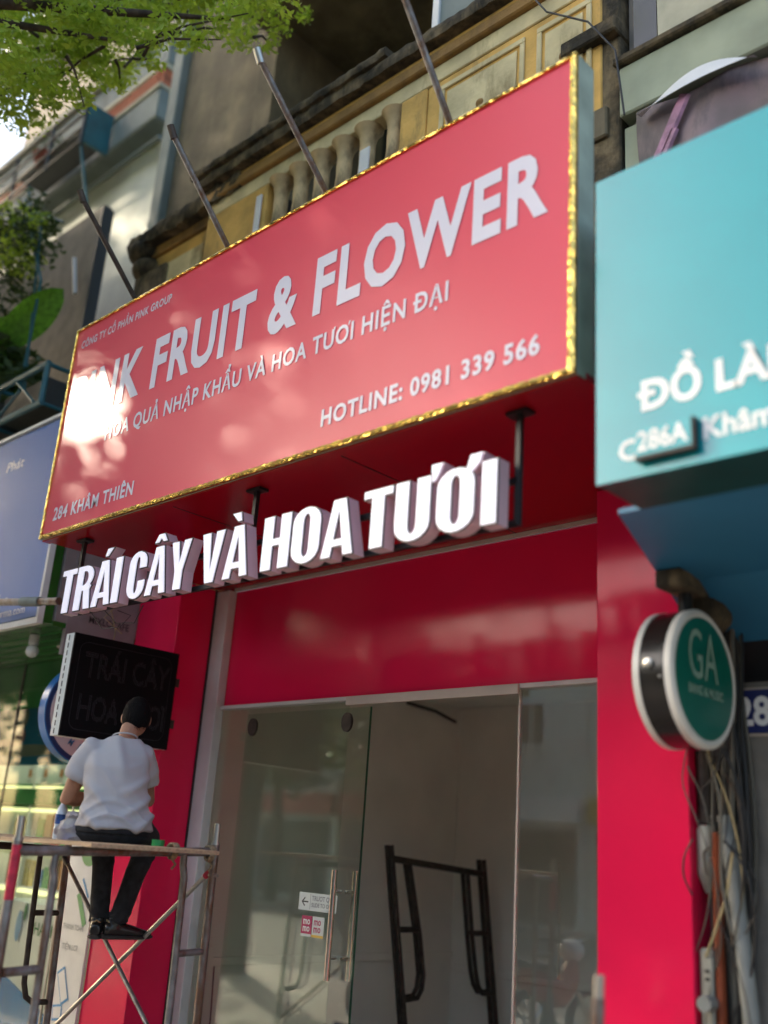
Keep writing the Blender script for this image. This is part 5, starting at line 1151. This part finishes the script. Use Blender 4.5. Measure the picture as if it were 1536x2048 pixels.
NEAR = [(-6.95, 2.4, 7.98, 0.33), (-5.69, 2.06, 7.1, 0.27), (-6.66, 2.69, 7.77, 0.28), (-5.89, 2.47, 7.11, 0.25), (-6.55, 3.16, 8.11, 0.29), (-6.19, 3.17, 8.24, 0.29), (-6.6, 2.31, 7.32, 0.24), (-5.57, 1.95, 6.3, 0.2), (-6.0, 2.54, 7.06, 0.22), (-5.7, 2.26, 6.4, 0.2), (-6.78, 3.05, 7.74, 0.22), (-6.7, 3.13, 7.75, 0.21), (-6.15, 2.49, 6.81, 0.19), (-6.23, 2.46, 6.67, 0.19), (-5.61, 2.45, 6.39, 0.12), (-5.92, 2.6, 6.63, 0.12), (-6.45, 3.29, 7.88, 0.14), (-5.36, 2.65, 6.79, 0.12), (-6.26, 3.41, 8.22, 0.22), (-5.19, 2.93, 7.27, 0.18), (-4.63, 2.86, 6.73, 0.14), (-5.94, 3.61, 8.2, 0.18), (-5.66, 3.69, 7.92, 0.17), (-5.24, 3.41, 7.38, 0.16), (-5.15, 3.62, 7.41, 0.1), (-5.23, 3.77, 7.71, 0.1), (-6.12, 2.12, 6.42, 0.15), (-6.7, 2.46, 6.75, 0.16), (-4.88, 2.56, 6.52, 0.11), (-4.87, 2.58, 6.68, 0.11), (-6.2, 1.97, 7.07, 0.19), (-6.46, 2.1, 7.09, 0.19), (-5.91, 2.88, 7.75, 0.23), (-5.51, 2.83, 7.46, 0.22), (-5.23, 2.3, 6.73, 0.23), (-5.6, 2.51, 7.16, 0.25), (-6.31, 2.37, 8.06, 0.35), (-5.48, 2.05, 6.97, 0.3), (-4.98, 2.84, 7.38, 0.24), (-4.91, 2.8, 7.38, 0.24), (-4.99, 3.38, 7.68, 0.19), (-4.31, 3.07, 6.91, 0.17), (-7.06, 2.43, 7.26, 0.21), (-6.84, 2.47, 7.24, 0.21), (-4.74, 2.8, 6.58, 0.08), (-6.19, 3.61, 8.15, 0.11), (-6.81, 2.06, 7.68, 0.21), (-6.82, 2.21, 7.64, 0.21), (-5.73, 2.78, 6.77, 0.08), (-5.67, 3.8, 8.36, 0.21), (-5.18, 3.47, 7.93, 0.2)]
leaves('crown', NEAR + [(x + random.uniform(-.2, .2), y + random.uniform(-.2, .2), z + random.uniform(-.05, .25), r * .9) for x, y, z, r in NEAR], 5600, .029, 'leaf', tn)
for q in range(0, len(NEAR), 2):
    x, y, z, r = NEAR[q]; x2, y2, z2, r2 = NEAR[(q * 7 + 5) % len(NEAR)]
    e = Vector((x, y, z)); e2 = e.lerp(Vector((x2, y2, z2)), .35); limbs(tn, [tuple(e2), tuple(e2.lerp(e, .5) + Vector((0, 0, .05))), tuple(e + (e - e2) * .3)], [.014, .009, .004])
back = [(random.uniform(-9.8, -5.2), random.uniform(-1.6, 1.2), random.uniform(6.6, 11.5), random.uniform(.5, 1.0)) for _ in range(60)]  # upper crown out of view, added to keep sun off the old house
leaves('crown', back, 620, .075, 'leaf', tn, avoid=beam_avoid)
# second tree further down the street: its limbs stand in the sun's path
t2 = thing('street_tree', 'dark trunked tree down the street, seen only as a reflection in the glass', 'tree', (-11.3, -.3, 0))
limbs(t2, [(-11.5, -.4, 0), (-11.4, -.35, 2.0), (-11.2, -.3, 3.6), (-10.95, -.2, 5.0), (-10.62, .0, 6.3), (-10.5, .1, 7.6), (-10.5, .1, 9)], [.24, .2, .18, .15, .11, .10, .07], 'trunk')
limbs(t2, [(-11.2, -.3, 3.8), (-10.6, -.1, 5.2), (-10.05, .05, 6.3), (-9.75, .1, 7.6)], [.14, .13, .12, .09])
limbs(t2, [(-11.3, -.3, 3.0), (-12.0, -.5, 4.8), (-12.5, -.5, 6.8)], [.12, .1, .06])
cl = [(random.uniform(-13.5, -9.0), random.uniform(-1.6, 1.4), random.uniform(3.2, 5.7), random.uniform(.5, .9)) for _ in range(46)] + [(random.uniform(-13.5, -9.2), random.uniform(-1.6, 1.6), random.uniform(5.7, 12.0), random.uniform(.6, 1.0)) for _ in range(60)]  # dense leaf clusters added out of view to block the low sun
def av2(Pn): return beam_avoid(Pn)
leaves('crown', cl, 420, .10, 'leaf_dark', t2, avoid=av2)
for i, (x, y) in enumerate(((-17, -.4), (-22, -.5), (-21.5, -13.6), (-7, -13.8), (3, -13.6), (-26, -13.5), (10, -.5))):
    lab = ['tall street tree by the kerb down the street', 'far street tree by the kerb down the street', 'tree across the road to the left', 'tree across the road opposite the shop', 'tree across the road to the right', 'far tree across the road', 'street tree by the kerb behind the viewer'][i]
    t = thing('street_tree', lab, 'tree', (x, y, 0), 'street trees outside the view')
    limbs(t, [(x, y, 0), (x + .1, y, 2.2), (x - .1, y + .1, 4), (x, y, 6)], [.22, .18, .14, .06], 'trunk')
    zz = (2.6, 6.2) if i < 2 else (3.6, 6.8)
    if i < 2: leaves('crown', [(x + random.uniform(-3, 3), y + random.uniform(-1.8, 2.0), random.uniform(8.0, 17), random.uniform(.9, 1.5)) for _ in range(34)], 120, .2, 'leaf_dark', t, avoid=beam_avoid)  # high crown added out of view to shade the upper facades
    leaves('crown', [(x + random.uniform(-1.7, 1.7), y + random.uniform(-1.5, 1.5), random.uniform(*zz), random.uniform(.6, 1.0)) for _ in range(26)], 230, .13, 'leaf_dark', t, avoid=beam_avoid)

# ================================================================== OPPOSITE ROW (seen in reflections)
xx = -44
for i in range(14):
    w = random.uniform(4.2, 5.6); hgt = random.uniform(6.8, 8.4) if xx > -32 else random.uniform(4, 5)
    t = thing('opposite_house', ['plain shop house across the road', 'ochre shop house across the road', 'grey shop house across the road'][i % 3] + ', house %s from the far end' % ['first', 'second', 'third', 'fourth', 'fifth', 'sixth', 'seventh', 'eighth', 'ninth', 'tenth', 'eleventh', 'twelfth', 'thirteenth', 'fourteenth'][i], 'house', (xx + w / 2, -17, 0), 'shop houses across the road')
    G().box((xx, -19, 0), (xx + w - .05, -16.2, hgt)).build('wall', ['opp_wall_a', 'opp_wall_b', 'opp_wall_c'][i % 3], t)
    G().box((xx + .3, -16.19, .1), (xx + w - .4, -16.15, 2.6)).build('shop_opening', 'window_dark', t)
    G().box((xx + .1, -16.19, 2.8), (xx + w - .2, -16.0, 3.5)).build('sign', 'opp_sign' if -31 < xx < -24 else random.choice(['opp_sign', 'opp_yellow', 'white_paint', 'teal_sign']), t)
    for k in range(2):
        x0 = xx + .7 + k * 2.2
        f_ = G().box((x0, -16.19, 4.9 if hgt > 5.8 else 3.6), (x0 + 1.1, -16.12, 6.3 if hgt > 5.8 else 3.95)).build('window', 'white_paint', t)
        for q in range(2): G().box((x0 + .08 + q * .5, -16.118, 5.0 if hgt > 5.8 else 3.65), (x0 + .5 + q * .5, -16.11, 6.2 if hgt > 5.8 else 3.9)).build('pane', 'window_dark', f_)
    xx += w

for o in bpy.data.objects:
    if o.type == 'MESH' and o.parent and o.parent.type == 'MESH' and o.get('_fix') is None: pass
S.cycles.max_bounces = 8; S.cycles.transparent_max_bounces = 12
S.cycles.sample_clamp_indirect = 6
